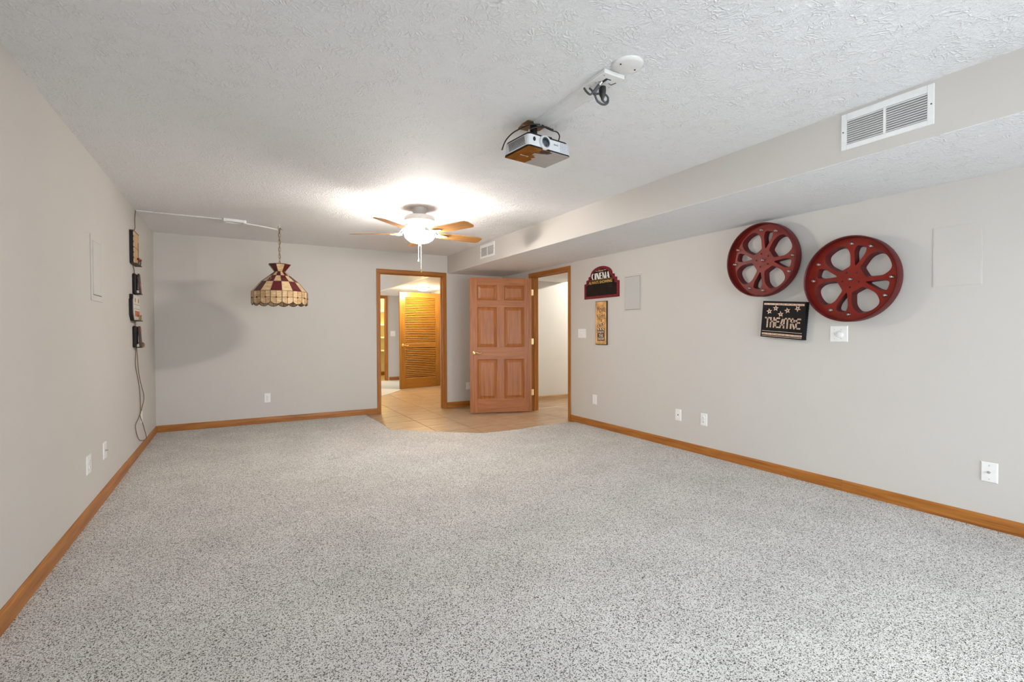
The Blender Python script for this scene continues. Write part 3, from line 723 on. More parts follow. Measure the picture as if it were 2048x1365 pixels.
# one blade iron with its blade, then copies
def blade_iron_bm():
    bm = bmesh.new()
    for s in (-1, 1):
        add_tube(bm, [(0.075, s*0.012, -0.158), (0.12, s*0.030, -0.178), (0.165, s*0.038, -0.212), (0.205, s*0.030, bz-0.006), (0.25, s*0.014, bz-0.005)], 0.006, 6, 4)
    add_tube(bm, [(0.07, 0, -0.160), (0.13, 0, -0.196), (0.19, 0, bz-0.008)], 0.005, 6, 4)
    add_prism(bm, [(0.185, -0.045), (0.225, -0.052), (0.285, -0.020), (0.30, 0.0), (0.285, 0.020), (0.225, 0.052), (0.185, 0.045)], bz-0.008, bz-0.003)
    return bm
def blade_bm():
    out = []
    pts = [(0.20, 0.052), (0.24, 0.060), (0.45, 0.068), (0.62, 0.071), (0.665, 0.066), (0.688, 0.040)]
    poly = [(x, y) for x, y in pts] + [(x, -y) for x, y in pts[::-1]]
    bm = bmesh.new(); add_prism(bm, poly, -0.003, 0.003)
    bmesh.ops.transform(bm, matrix=Matrix.Translation((0, 0, bz)) @ Matrix.Rotation(R(-12), 4, 'X'), verts=bm.verts)
    return bm
iron0 = fin('blade_iron', blade_iron_bm(), M['fan_white'], fan, True, 50)
blade0 = fin('blade', blade_bm(), M['blade'], iron0)
for k in range(5):
    rot = Matrix.Rotation(R(4.0+72*k), 4, 'Z')
    if k == 0: iron0.matrix_local = rot
    else:
        i2 = copy_part(iron0, fan, rot); b2 = blade0.copy(); COL.objects.link(b2); b2.parent = i2
for k, (dx, dy, ln) in enumerate(((-0.013, 0.0, 0.145), (0.010, -0.01, 0.245))):
    ch = tube('pull_chain', [(dx, dy, -0.345), (dx, dy, -0.355-ln)], 0.0022, M['whitepaint'], fan, 6, 1)
    lathe('pull_fob', [(0, -0.353-ln), (0.004, -0.355-ln), (0.009, -0.378-ln), (0.008, -0.384-ln), (0, -0.385-ln)], M['brass'] if k else M['fan_metal'], ch, 12, Matrix.Translation((dx, dy, 0)))
for dx, dy in ((0.056, 0.03), (-0.056, -0.03)): point('fan_bulb', (dx, dy, -0.290), (1.0, 0.945, 0.875), FAN_BULB, 0.028, fan)

# ------------------------------------------------------------------ stained-glass hanging lamp
LX, LY = 0.455, 6.06
lamp = thing('hanging_lamp', 'red and cream stained-glass lampshade hanging on a brass chain', 'pendant lamp', (LX, LY, 0))
phi0 = math.atan2(-LY, -LX) - R(7.4) - R(11.25)
NS = 16
rowsz = [(0.055, 1.904), (0.112, 1.853), (0.198, 1.782), (0.288, 1.672)]
came_bm = bmesh.new()
def ring_pt(r, z, a): return Vector((r*math.cos(a), r*math.sin(a), z))
def pane_mesh(name, pts, mat, th=0.003):
    bm = bmesh.new(); n = len(pts)
    c = sum(pts, Vector())/n; nr = (pts[1]-pts[0]).cross(pts[2]-pts[0]).normalized()
    if nr.dot(Vector((c.x, c.y, 0))) < 0: nr = -nr
    f = [bm.verts.new(p+nr*th/2) for p in pts]; b = [bm.verts.new(p-nr*th/2) for p in pts]
    bm.faces.new(f); bm.faces.new(b[::-1])
    for i in range(n): bm.faces.new((f[i], b[i], b[(i+1) % n], f[(i+1) % n]))
    bmesh.ops.recalc_face_normals(bm, faces=bm.faces)
    me = bpy.data.meshes.new(name); bm.to_mesh(me); bm.free(); me.materials.append(mat); return me
def around(name, pts_fn, n, mat_fn):
    """n panes around the axis; meshes are shared between panes of one glass"""
    step = 2*PI/n; store = {}
    for k in range(n):
        m = mat_fn(k)
        if m.name not in store: store[m.name] = pane_mesh(name, pts_fn(0, step), m)
        o = bpy.data.objects.new(name, store[m.name]); COL.objects.link(o); o.parent = lamp
        o.rotation_euler = (0, 0, phi0+k*step)
st = 2*PI/NS
def quad(r0, z0, r1, z1):
    return lambda a, s: [ring_pt(r0, z0, a), ring_pt(r0, z0, a+s), ring_pt(r1, z1, a+s), ring_pt(r1, z1, a)]
for i, ((r0, z0), (r1, z1)) in enumerate(zip(rowsz, rowsz[1:])):
    around('glass_panel', quad(r0, z0, r1, z1), NS, lambda k, i=i: M['red_glass'] if (k+i) % 2 == 0 else M['cream_glass'])
around('glass_panel', quad(0.118, 1.985, 0.055, 1.904), 8, lambda k: M['red_glass'] if k % 2 else M['cream_glass'])
rs, zt, zm, zb_e, zb_c = 0.289, 1.672, 1.602, 1.553, 1.527
def sk_pt(k, f, z):                                       # point on the flat facet of bay k, f in 0..1
    a, b = ring_pt(rs, z, k*st), ring_pt(rs, z, (k+1)*st); return a.lerp(b, f)
def lower(f0, f1):
    def fn(a, s):
        A = [ring_pt(rs, 0, a), ring_pt(rs, 0, a+s)]
        def pt(f, z): q = A[0].lerp(A[1], f); q.z = z; return q
        pts = [pt(f0, zm), pt(f1, zm)]
        for j in range(6):
            f = f1+(f0-f1)*j/5; pts.append(pt(f, zb_e-(zb_e-zb_c)*math.sin(PI*f)**0.7))
        return pts
    return fn
def upper(f0, f1):
    def fn(a, s):
        A = [ring_pt(rs, 0, a), ring_pt(rs, 0, a+s)]
        def pt(f, z): q = A[0].lerp(A[1], f); q.z = z; return q
        return [pt(f0, zt), pt(f1, zt), pt(f1, zm), pt(f0, zm)]
    return fn
for f0, f1 in ((0.0, 0.5), (0.5, 1.0)):
    around('skirt_panel', upper(f0, f1), NS, lambda k, f=f0: M['amber_glass'] if (k*7+int(f*2)*3) % 5 < 3 else M['cream_glass'])
    around('skirt_panel', lower(f0, f1), NS, lambda k, f=f0: M['amber_glass'] if (k*5+int(f*2)*2) % 4 < 2 else M['cream_glass'])
cr = 0.0036
for k in range(NS):
    a = phi0+k*st; b = a+st
    for (r0, z0), (r1, z1) in zip(rowsz, rowsz[1:]):
        add_tube(came_bm, [ring_pt(r0, z0, a), ring_pt(r1, z1, a)], cr, 5, 1)
        add_tube(came_bm, [ring_pt(r1, z1, a), ring_pt(r1, z1, b)], cr, 5, 1)
    add_tube(came_bm, [ring_pt(rs, zt, a), ring_pt(rs, zb_e, a)], cr, 5, 1)
    A, B = ring_pt(rs, 0, a), ring_pt(rs, 0, b); mid = A.lerp(B, 0.5)
    add_tube(came_bm, [Vector((mid.x, mid.y, zt)), Vector((mid.x, mid.y, zb_c))], cr*0.8, 5, 1)
    add_tube(came_bm, [Vector((A.x, A.y, zm)), Vector((B.x, B.y, zm))], cr*0.8, 5, 1)
    arc = []
    for j in range(9):
        f = j/8; q = A.lerp(B, f); q.z = zb_e-(zb_e-zb_c)*math.sin(PI*f)**0.7; arc.append(q)
    add_tube(came_bm, arc, cr*1.2, 5, 1)
for k in range(8):
    a = phi0+k*2*st; b = a+2*st
    add_tube(came_bm, [ring_pt(0.118, 1.985, a), ring_pt(0.055, 1.904, a)], cr, 5, 1)
    add_tube(came_bm, [ring_pt(0.118, 1.985, a), ring_pt(0.118, 1.985, b)], cr*1.2, 5, 1)
    add_tube(came_bm, [ring_pt(0.055, 1.904, a), ring_pt(0.055, 1.904, b)], cr*1.6, 5, 1)
fin('leading', came_bm, M['came'], lamp, True, 60)
jb = bmesh.new(); bmesh.ops.create_icosphere(jb, subdivisions=2, radius=0.0085); jme = bpy.data.meshes.new('glass_jewel'); jb.to_mesh(jme); jb.free(); jme.materials.append(M['jewel'])
for k in range(NS):
    a = phi0+(k+0.5)*st; rr = rs*math.cos(st/2)+0.004
    o = bpy.data.objects.new('glass_jewel', jme); COL.objects.link(o); o.parent = lamp; o.location = (rr*math.cos(a), rr*math.sin(a), zm)
lathe('cap', [(0.0, 1.915), (0.05, 1.908), (0.057, 1.902), (0.0, 1.900)], M['antique'], lamp, 24)
tube('stem', [(0, 0, 1.90), (0, 0, 1.985)], 0.006, M['antique'], lamp, 8, 1)
lathe('socket', [(0, 1.90), (0.02, 1.895), (0.02, 1.83), (0.028, 1.80), (0.028, 1.775), (0, 1.765)], M['antique'], lamp, 20)
# chain links
lk = bmesh.new(); hw, hl_ = 0.0115, 0.012
loop = [Vector((hw*math.cos(t), 0, hl_+hw*math.sin(t))) for t in [PI*i/6 for i in range(7)]] + [Vector((hw*math.cos(t), 0, -hl_+hw*math.sin(t))) for t in [PI+PI*i/6 for i in range(7)]]
add_tube(lk, loop, 0.0026, 6, 1, closed=True)
bmesh.ops.recalc_face_normals(lk, faces=lk.faces); lme = bpy.data.meshes.new('chain_link'); lk.to_mesh(lme); lk.free(); lme.materials.append(M['antique'])
for p in lme.polygons: p.use_smooth = True
nl = 11
for k in range(nl):
    o = bpy.data.objects.new('chain_link', lme); COL.objects.link(o); o.parent = lamp
    o.location = (0, 0, 2.000+k*(2.398-2.0)/(nl-1)); o.rotation_euler = (0, 0, R(20+90*(k % 2)))
tube('chain_cord', [(0.0, 0.0, 1.985), (0.006, 0.003, 2.06), (-0.006, -0.002, 2.14), (0.006, 0.002, 2.22), (-0.005, 0.003, 2.30), (0.004, -0.002, 2.38), (0.0, 0.0, 2.40)], 0.003, M['cord'], lamp, 6, 4)
tube('chain_cord', [(0.0, 0.0, 2.40), (0.020, -0.012, 2.385), (0.030, -0.02, 2.375)], 0.003, M['cord'], lamp, 6, 4)
hook = tag(tube('ceiling_hook', [(LX+0.002, LY, H), (LX+0.003, LY, H-0.014), (LX+0.008, LY, H-0.022), (LX+0.006, LY, H-0.036), (LX-0.004, LY, H-0.036), (LX-0.006, LY, H-0.028)], 0.0034, M['whitepaint'], None, 8, 4), 'small white ceiling hook holding the lamp chain', 'hook')

# cord channel along the ceiling
cc = thing('cord_channel', 'white cord channel crossing the ceiling from the left wall to the lamp hook', 'cord cover', (0, 0, H))
box('channel_strip', (XL+0.006, 6.036, -0.012), (-0.090, 6.058, 0.0), M['whitepaint'], cc, 0.003)
bx_m = Matrix.Translation((0.012, 6.075, 0)) @ Matrix.Rotation(R(9), 4, 'Z')
bm = bmesh.new()
for lo, hi in (((-0.110, -0.065, -0.034), (-0.080, 0.065, 0)), ((0.080, -0.065, -0.034), (0.110, 0.065, 0)), ((-0.080, 0.050, -0.028), (0.080, 0.065, 0)), ((-0.080, -0.065, -0.028), (0.080, -0.020, 0))): add_box(bm, lo, hi, 0.003, bx_m)
fin('splice_box', bm, M['whitepaint'], cc)
tube('drooping_channel', [(0.105, 6.118, -0.014), (0.28, 6.09, -0.035), (LX-0.016, LY, -0.062)], 0.0085, M['whitepaint'], cc, 8, 4)

# ------------------------------------------------------------------ brown lamp cord down the left wall
cx = XL+0.008
cpts = [(cx, 6.018, 2.432), (cx, 5.966, 2.33), (cx, 5.973, 2.255), (cx, 5.92, 2.205), (cx+0.002, 5.90, 2.10), (cx-0.002, 5.90, 1.95), (cx, 5.86, 1.86), (cx, 5.90, 1.80), (cx-0.002, 5.89, 1.6), (cx-0.002, 5.89, 1.38), (cx, 5.89, 1.30), (cx-0.002, 5.90, 1.2), (cx, 5.907, 1.068), (cx, 5.869, 0.909), (cx, 6.01, 0.747), (cx, 6.094, 0.61), (cx, 6.112, 0.469), (cx, 6.11, 0.415), (cx, 5.99, 0.372), (cx, 5.813, 0.331), (cx, 5.85, 0.26), (cx, 5.924, 0.196), (cx, 6.05, 0.14), (cx+0.004, 6.245, 0.103), (cx+0.006, 6.38, 0.092), (cx+0.004, 6.424, 0.104), (cx, 6.27, 0.25), (cx, 6.08, 0.383), (cx, 6.106, 0.404), (cx, 6.309, 0.501), (cx, 6.317, 0.576), (cx, 6.115, 0.738), (cx, 6.022, 0.866), (cx, 5.957, 1.067), (cx, 5.93, 1.12)]
tag(tube('lamp_cord', cpts, 0.0032, M['cord'], None, 6, 5), 'thin brown electric cord hanging down the left wall in a loose loop', 'cord')

# ------------------------------------------------------------------ four small ornaments on the left wall
# top: tan board in a black frame with a film-strip edge and two hooks on a ledge
t = thing('wall_ornament', 'tan board with a dashed film-strip edge, topmost of the four left wall ornaments', 'wall decor', mat4=on_left(5.855, 2.03), group='movie ornaments on the left wall')
bm = bmesh.new(); add_box(bm, (-0.15, -0.155, 0.0), (0.145, 0.155, 0.026), 0.003); fin('black_backing', bm, M['softblack'], t)
box('tan_face', (-0.118, -0.148, 0.024), (0.143, 0.150, 0.031), M['tanboard'], t, 0.001)
box('film_edge', (-0.150, -0.150, 0.024), (-0.118, 0.152, 0.030), M['softblack'], t, 0.001)
for k in range(6): box('film_hole', (-0.146, -0.143+k*0.05, 0.0295), (-0.122, -0.111+k*0.05, 0.0315), M['paleboard'], t)
box('top_strip', (-0.15, 0.150, 0.0), (0.147, 0.158, 0.034), M['antique'], t, 0.001)
box('seam', (-0.118, -0.002, 0.0305), (0.143, 0.002, 0.0322), M['mn_text'], t)
prism('needle', [(0.100, 0.07), (0.110, 0.02), (0.104, -0.075), (0.112, -0.095), (0.095, -0.095), (0.1, -0.075), (0.096, 0.02)], 0.031, 0.034, M['mn_text'], t)
box('ledge', (-0.13, -0.160, 0.0), (0.146, -0.150, 0.055), M['mn_side'], t, 0.002)
for u in (0.0, 0.105):
    h = tube('peg_hook', [(u, -0.150, 0.046), (u, -0.12, 0.050), (u, -0.098, 0.046)], 0.006, M['mn_side'], t, 8, 3)
    lathe('peg_head', [(0, -0.012), (0.010, -0.008), (0.012, 0.002), (0.008, 0.012), (0, 0.014)], M['deepred'], h, 12, frame((1, 0, 0), (0, 0, 1), (0, -1, 0), (u, -0.098, 0.048)))
# second: black box with a leaning red-tipped paddle
t = thing('wall_ornament', 'small black ornament with a glossy red paddle, second from the top on the left wall', 'wall decor', mat4=on_left(5.88, 1.695), group='movie ornaments on the left wall')
box('backing', (-0.06, -0.105, 0.0), (0.06, 0.095, 0.028), M['softblack'], t, 0.008)
def paddle(t, h, red_lo, red_hi):
    poly = [(-0.045, -h), (0.045, -h), (0.05, -h+0.02), (0.05, h-0.03), (0.035, h), (-0.02, h), (-0.045, h-0.03)]
    mm = Matrix.Translation((0.03, 0.0, 0.038)) @ Matrix.Rotation(R(-3), 4, 'X')
    p = prism('paddle', poly, 0.0, 0.012, M['mn_side'], t, mm)
    prism('red_inlay', [(-0.03, red_lo), (0.038, red_lo), (0.042, (red_lo+red_hi)/2), (0.038, red_hi), (-0.03, red_hi)], 0.0118, 0.0155, M['deepred'], p, mm)
    for v in (-h*0.6, h*0.6): cyl('standoff', (0.02, v), 0.006, 0.02, 0.047, M['antique'], t, 10)
    return p
paddle(t, 0.098, -0.05, 0.015)
box('tip_plate', (-0.03, -0.105, 0.018), (0.07, -0.092, 0.062), M['softblack'], t, 0.003)
box('pale_wedge', (-0.02, -0.092, 0.028), (0.02, -0.066, 0.046), M['paleboard'], t, 0.002)
# third: pale ticket-shaped board with red-orange squares
t = thing('wall_ornament', 'cut-corner white board with two red-orange squares, third from the top on the left wall', 'wall decor', mat4=on_left(5.82, 1.458), group='movie ornaments on the left wall')
oct_ = [(-0.19, -0.07), (-0.13, -0.123), (0.175, -0.123), (0.175, 0.123), (-0.16, 0.123), (-0.16, 0.085), (-0.19, 0.07)]
prism('backing', oct_, 0.0, 0.026, M['softblack'], t)
prism('white_face', [(-0.145, -0.06), (-0.10, -0.118), (0.172, -0.118), (0.172, 0.119), (-0.135, 0.119), (-0.135, 0.085), (-0.150, 0.07)], 0.0255, 0.031, M['paleboard'], t)
for u in (-0.07, 0.10): prism('emblem', [(u+0.024*math.cos(a)*(1.0 if i % 2 else 0.6), 0.07+0.024*math.sin(a)*(1.0 if i % 2 else 0.6)) for i, a in enumerate([2*PI*j/10 for j in range(10)])], 0.031, 0.034, M['ochre'], t)
for v in (0.03, -0.012): box('ruled_line', (-0.13, v-0.0015, 0.0305), (0.165, v+0.0015, 0.032), M['mn_text'], t)
for u0, u1 in ((-0.09, 0.02), (0.035, 0.15)): box('red_square', (u0, -0.085, 0.0305), (u1, -0.030, 0.0335), M['redorange'], t, 0.0008)
box('ledge', (-0.11, -0.128, 0.0), (0.168, -0.118, 0.056), M['mn_side'], t, 0.002)
for u in (0.02, 0.11):
    h = tube('peg_hook', [(u, -0.118, 0.046), (u, -0.095, 0.05), (u, -0.075, 0.047)], 0.0055, M['antique'], t, 8, 3)
    lathe('peg_head', [(0, -0.01), (0.009, -0.006), (0.01, 0.002), (0.006, 0.01), (0, 0.012)], M['antique'], h, 12, frame((1, 0, 0), (0, 0, 1), (0, -1, 0), (u, -0.075, 0.047)))
# bottom
t = thing('wall_ornament', 'black ornament with a red spot, lowest of the four on the left wall', 'wall decor', mat4=on_left(5.86, 1.183), group='movie ornaments on the left wall')
box('backing', (-0.075, -0.105, 0.0), (0.055, 0.1, 0.028), M['softblack'], t, 0.008)
paddle(t, 0.1, 0.045, 0.085)
for u in (0.0, 0.045, 0.08): tube('wire_loop', [(u, -0.06, 0.058), (u+0.012, -0.075, 0.068), (u+0.006, -0.098, 0.068), (u-0.006, -0.104, 0.06)], 0.004, M['antique'], t, 6, 4)
box('tip_plate', (-0.03, -0.110, 0.018), (0.085, -0.101, 0.064), M['softblack'], t, 0.003)
box('pale_wedge', (-0.03, -0.10, 0.026), (0.0, -0.075, 0.042), M['paleboard'], t, 0.002)
lathe('white_knob', [(0, 0), (0.014, 0.003), (0.014, 0.014), (0, 0.018)], M['paleboard'], t, 14, Matrix.Translation((-0.005, 0.108, 0.02)))

# ------------------------------------------------------------------ film reels
def rounded(poly, rad, n=4):
    out = []; m = len(poly)
    for i in range(m):
        p = Vector(poly[i]); a = Vector(poly[i-1]); b = Vector(poly[(i+1) % m])
        da = (a-p); db = (b-p); r = min(rad[i], da.length*0.45, db.length*0.45)
        p0 = p+da.normalized()*r; p1 = p+db.normalized()*r
        for k in range(n+1):
            t = k/n; q = p0*(1-t)**2+p*2*t*(1-t)+p1*t*t; out.append((q.x, q.y))
    return out
def pol(r, a): return (r*math.cos(R(a)), r*math.sin(R(a)))
def film_reel(mat4, label, phi, hub_phi):
    t = thing('film_reel', label, 'wall decor', mat4=mat4, group='red film reels')
    RO, zf, zr = 0.312, 0.064, 0.118
    holes = []
    for k in range(4):
        a = phi+90*k
        sm = rounded([pol(0.092, a), pol(0.20, a-11), pol(0.248, a-8), pol(0.248, a+8), pol(0.20, a+11)], [0.02, 0.06, 0.03, 0.03, 0.06], 4)
        b = a+45
        lg = rounded([pol(0.098, b-26), pol(0.200, b-27), pol(0.266, b-17), pol(0.272, b), pol(0.266, b+17), pol(0.200, b+27), pol(0.098, b+26), pol(0.088, b)], [0.015, 0.05, 0.05, 0.05, 0.05, 0.05, 0.015, 0.03], 4)
        holes += [sm, lg]
    # face plate with real openings
    bm = bmesh.new(); edges = []
    def loop(pts):
        vs = [bm.verts.new((x, y, zf)) for x, y in pts]
        for i in range(len(vs)): edges.append(bm.edges.new((vs[i], vs[(i+1) % len(vs)])))
    loop([(0.302*math.cos(2*PI*i/72), 0.302*math.sin(2*PI*i/72)) for i in range(72)])
    for h in holes: loop(h)
    bolts = [pol(0.058, hub_phi+72*k) for k in range(5)]
    for bx_, by_ in bolts: loop([(bx_+0.0068*math.cos(2*PI*i/12), by_+0.0068*math.sin(2*PI*i/12)) for i in range(12)])
    bmesh.ops.triangle_fill(bm, use_beauty=True, edges=edges)
    bm.faces.ensure_lookup_table()
    # triangle_fill keeps enclosed loops open only when windings say so: drop faces whose centre lies in a hole
    def inside(pt, poly):
        c = False; n = len(poly)
        for i in range(n):
            (x1, y1), (x2, y2) = poly[i], poly[i-1]
            if (y1 > pt[1]) != (y2 > pt[1]) and pt[0] < (x2-x1)*(pt[1]-y1)/(y2-y1)+x1: c = not c
        return c
    kill = []
    for f in bm.faces:
        c = f.calc_center_median()
        if any(inside((c.x, c.y), h) for h in holes) or any(math.hypot(c.x-bx_, c.y-by_) < 0.0066 for bx_, by_ in bolts): kill.append(f)
    bmesh.ops.delete(bm, geom=kill, context='FACES_ONLY')
    r = bmesh.ops.extrude_face_region(bm, geom=bm.faces[:])
    for g in r['geom']:
        if isinstance(g, bmesh.types.BMVert): g.co.z -= 0.004
    face = fin('reel_face', bm, M['red'], t)
    # flanges: the turned-back edges of each opening
    for h in holes:
        bm = bmesh.new(); n = len(h)
        c = Vector((sum(p[0] for p in h)/n, sum(p[1] for p in h)/n))
        A = [bm.verts.new((x, y, zf)) for x, y in h]; B = [bm.verts.new((*(c+(Vector(p)-c)*0.86), 0.006)) for p in h]
        C = [bm.verts.new((*(c+(Vector(p)-c)*0.875), 0.006)) for p in h]; D = [bm.verts.new((*(c+(Vector(p)-c)*1.015), zf-0.002)) for p in h]
        for i in range(n):
            j = (i+1) % n
            bm.faces.new((A[i], A[j], B[j], B[i])); bm.faces.new((B[i], B[j], C[j], C[i])); bm.faces.new((C[i], C[j], D[j], D[i]))
        fin('opening_flange', bm, M['red_rim_shade'], t, True, 40)
    lathe('rim', [(RO-0.006, 0.042), (RO, 0.042), (RO+0.001, zr-0.006), (RO-0.002, zr), (RO-0.006, zr), (RO-0.010, zr-0.004), (RO-0.010, 0.042), (RO-0.006, 0.042)], M['red_rim_shade'], t, 72)
    for k in range(4): cyl('standoff', pol(0.285, phi+90*k+45), 0.009, 0.0, zf-0.002, M['red_rim_shade'], t, 10)
    for bx_, by_ in bolts: cyl('bolt_hole', (bx_, by_), 0.0075, zf-0.02, zf-0.006, M['dark'], t, 12)
    spots = [pol(0.258, phi+90*k+s*14.5) for k in range(4) for s in (-1, 1)] + [(0, 0)]
    bprof = [(0, 0.030), (0.008, 0.028), (0.0125, 0.020), (0.0115, 0.010), (0.008, 0.002), (0.008, 0.0)]
    b0 = None
    for u, v in spots:
        b = lathe('marquee_bulb', bprof, M['bulb'], t, 16) if b0 is None else copy_part(b0, t)
        if b0 is None: b0 = b
        b.location = (u, v, zf)
        if b is b0:
            c0 = lathe('bulb_socket', [(0, 0.0), (0.0095, 0.0), (0.0095, 0.004), (0.004, 0.005), (0.0035, 0.016), (0, 0.018)], M['bulbfil'], b0, 12)
        else:
            c = c0.copy(); COL.objects.link(c); c.parent = b
    return t
film_reel(on_right(2.520, 1.820), 'deep red film reel wall hanging touching the soffit, left of the pair', 77.0, 104.0)
film_reel(on_right(1.838, 1.592), 'deep red film reel wall hanging lower on the wall, right of the pair', 73.5, 120.0)

# ------------------------------------------------------------------ stroke lettering for the theatre sign
def strokes_bm(bm, segs, wdt, z0, z1):
    for (x0, y0), (x1, y1) in segs:
        d = Vector((x1-x0, y1-y0)); L = d.length; d.normalize(); nrm = Vector((-d.y, d.x))*wdt/2; e = d*wdt/2
        a = Vector((x0, y0))-e; b = Vector((x1, y1))+e
        add_prism(bm, [tuple(a-nrm), tuple(b-nrm), tuple(b+nrm), tuple(a+nrm)], z0, z1)
GL = {'T': [((0, 1), (1, 1)), ((0.5, 1), (0.5, 0))], 'H': [((0.1, 1), (0.1, 0)), ((0.9, 1), (0.9, 0)), ((0.1, 0.62), (0.9, 0.62))],
      'E': [((0.1, 1), (0.1, 0)), ((0.1, 1), (0.95, 1)), ((0.1, 0.62), (0.8, 0.62)), ((0.1, 0), (0.95, 0))],
      'A': [((0.0, 0), (0.55, 1)), ((0.55, 1), (0.9, 1)), ((0.9, 1), (0.9, 0)), ((0.2, 0.3), (0.9, 0.3))],
      'R': [((0.1, 1), (0.1, 0)), ((0.1, 1), (0.82, 1)), ((0.82, 1), (0.82, 0.56)), ((0.82, 0.56), (0.1, 0.56)), ((0.5, 0.5), (0.92, 0))]}
def stroke_word(name, word, x0, x1, y0, y1, wdt, z0, z1, mat, parent, gap=0.24):
    n = len(word); cell = (x1-x0)/(n+gap*(n-1)); bm = bmesh.new()
    for i, ch in enumerate(word):
        ox = x0+i*cell*(1+gap)
        strokes_bm(bm, [((ox+a*cell, y0+b*(y1-y0)), (ox+c*cell, y0+d*(y1-y0))) for (a, b), (c, d) in GL[ch]], wdt, z0, z1)
    return fin(name, bm, mat, parent)
th_s = thing('theatre_sign', 'black boxed sign with copper stars reading THEATRE under the left film reel', 'sign', mat4=on_right(2.356, 1.3065, R(-4.7)))
w2, h2, dp = 0.181, 0.153, 0.05
box('box_body', (-w2+0.004, -h2+0.004, 0), (w2-0.004, h2-0.004, dp-0.003), M['signnavy'], th_s, 0.002)
box('front_panel', (-w2, -h2, dp-0.004), (w2, h2, dp), M['signblack'], th_s, 0.001)
ns = 22                                                   # crimped edge all round
bm = bmesh.new()
for k in range(ns):
    v = -h2+0.007+k*(2*h2-0.014)/(ns-1)
    for s in (-1, 1): add_box(bm, (s*(w2-0.004)-0.004, v-0.004, 0.002), (s*(w2-0.004)+0.004, v+0.004, dp-0.005))
nh = 26
for k in range(nh):
    u = -w2+0.007+k*(2*w2-0.014)/(nh-1)
    for s in (-1, 1): add_box(bm, (u-0.004, s*(h2-0.004)-0.004, 0.002), (u+0.004, s*(h2-0.004)+0.004, dp-0.005))
fin('crimped_edge', bm, M['signnavy'], th_s)
stroke_word('lettering', 'THEATRE', -0.145, 0.148, -0.064, 0.012, 0.0115, dp, dp+0.002, M['copper'], th_s)
stroke_word('letter_groove', 'THEATRE', -0.145, 0.148, -0.064, 0.012, 0.002, dp+0.0012, dp+0.0026, M['signblack'], th_s)
for nm, v, hh in (('top_band', 0.128, 0.008), ('bottom_band', -0.124, 0.0075), ('thin_band', -0.1, 0.002), ('thin_band', -0.141, 0.002)):
    b = box(nm, (-w2+0.012, v-hh, dp), (w2-0.012, v+hh, dp+0.0016), M['copper'], th_s, 0.0005)
    if hh > 0.004:
        for k in range(9): box('band_groove', (-w2+0.02+k*0.037, v-0.0012, dp+0.001), (-w2+0.046+k*0.037, v+0.0012, dp+0.0022), M['signblack'], b)
def star_pts(c, r, rot=0.0, q=0.42):
    return [(c[0]+(r if i % 2 == 0 else r*q)*math.cos(rot+PI/2+i*PI/5), c[1]+(r if i % 2 == 0 else r*q)*math.sin(rot+PI/2+i*PI/5)) for i in range(10)]
for c, rt_ in (((-0.118, 0.066), 0.2), ((-0.064, 0.094), 0.0), ((-0.018, 0.046), 0.15), ((0.036, 0.078), 0.25), ((0.118, 0.097), 0.6)):
    s = prism('star', star_pts(c, 0.026, rt_), dp, dp+0.002, M['copper'], th_s)
    prism('star_centre', star_pts(c, 0.009, rt_), dp+0.0015, dp+0.0028, M['signblack'], s)

# ------------------------------------------------------------------ home cinema sign
cs = thing('cinema_sign', 'red arched marquee chalkboard reading Home Cinema Always Showing', 'sign', mat4=on_right(4.688, 1.636))
hwid = 0.327
outl = [(-hwid, 0.0), (hwid, 0.0), (hwid, 0.194), (0.287, 0.200), (0.285, 0.240), (0.244, 0.246), (0.240, 0.282), (0.203, 0.288)]
arch = [(0.205*math.cos(a), 0.288+0.110*math.sin(a)) for a in [PI*i/20 for i in range(1, 20)]]
full = outl + arch + [(-x, y) for x, y in outl[::-1][:-2]]
prism('red_board', full, 0.0, 0.012, M['cinered'], cs)
inn = [(-0.284, 0.032), (0.287, 0.032), (0.287, 0.170), (0.250, 0.176), (0.246, 0.214), (0.205, 0.222), (0.200, 0.262), (0.172, 0.268)]
arch2 = [(0.172*math.cos(a), 0.268+0.098*math.sin(a)) for a in [PI*i/20 for i in range(1, 20)]]
prism('black_panel', inn + arch2 + [(-x, y) for x, y in inn[::-1][:-2]], 0.0118, 0.0140, M['cineblack'], cs)
# beaded marquee border: little red-brown bulbs printed as raised beads
bd = bmesh.new(); bd_pts = []
def along(pl, step):
    out = []; acc = 0.0
    for p, q in zip(pl, pl[1:]):
        L = math.hypot(q[0]-p[0], q[1]-p[1]); n = max(1, int(L/step))
        for i in range(n): out.append((p[0]+(q[0]-p[0])*(i+0.5)/n, p[1]+(q[1]-p[1])*(i+0.5)/n))
    return out
border = [(-0.306, 0.016), (0.306, 0.016), (0.306, 0.180), (0.268, 0.186), (0.265, 0.226), (0.224, 0.234), (0.220, 0.272), (0.188, 0.280)] + [(0.188*math.cos(a), 0.280+0.104*math.sin(a)) for a in [PI*i/12 for i in range(1, 12)]]
border = border + [(-0.188, 0.280), (-0.220, 0.272), (-0.224, 0.234), (-0.265, 0.226), (-0.268, 0.186), (-0.306, 0.180), (-0.306, 0.016)]
bead_bm = bmesh.new(); bmesh.ops.create_uvsphere(bead_bm, u_segments=8, v_segments=4, radius=0.0065)
bmesh.ops.transform(bead_bm, matrix=Matrix.Scale(0.5, 4, (0, 0, 1)), verts=bead_bm.verts)
bead_me = bpy.data.meshes.new('marquee_bead'); bead_bm.to_mesh(bead_me); bead_bm.free(); bead_me.materials.append(plain('bead_brown', (0.10, 0.022, 0.02), 0.4))
for u, v in along(border, 0.024):
    o = bpy.data.objects.new('marquee_bead', bead_me); COL.objects.link(o); o.parent = cs; o.location = (u, v, 0.012)
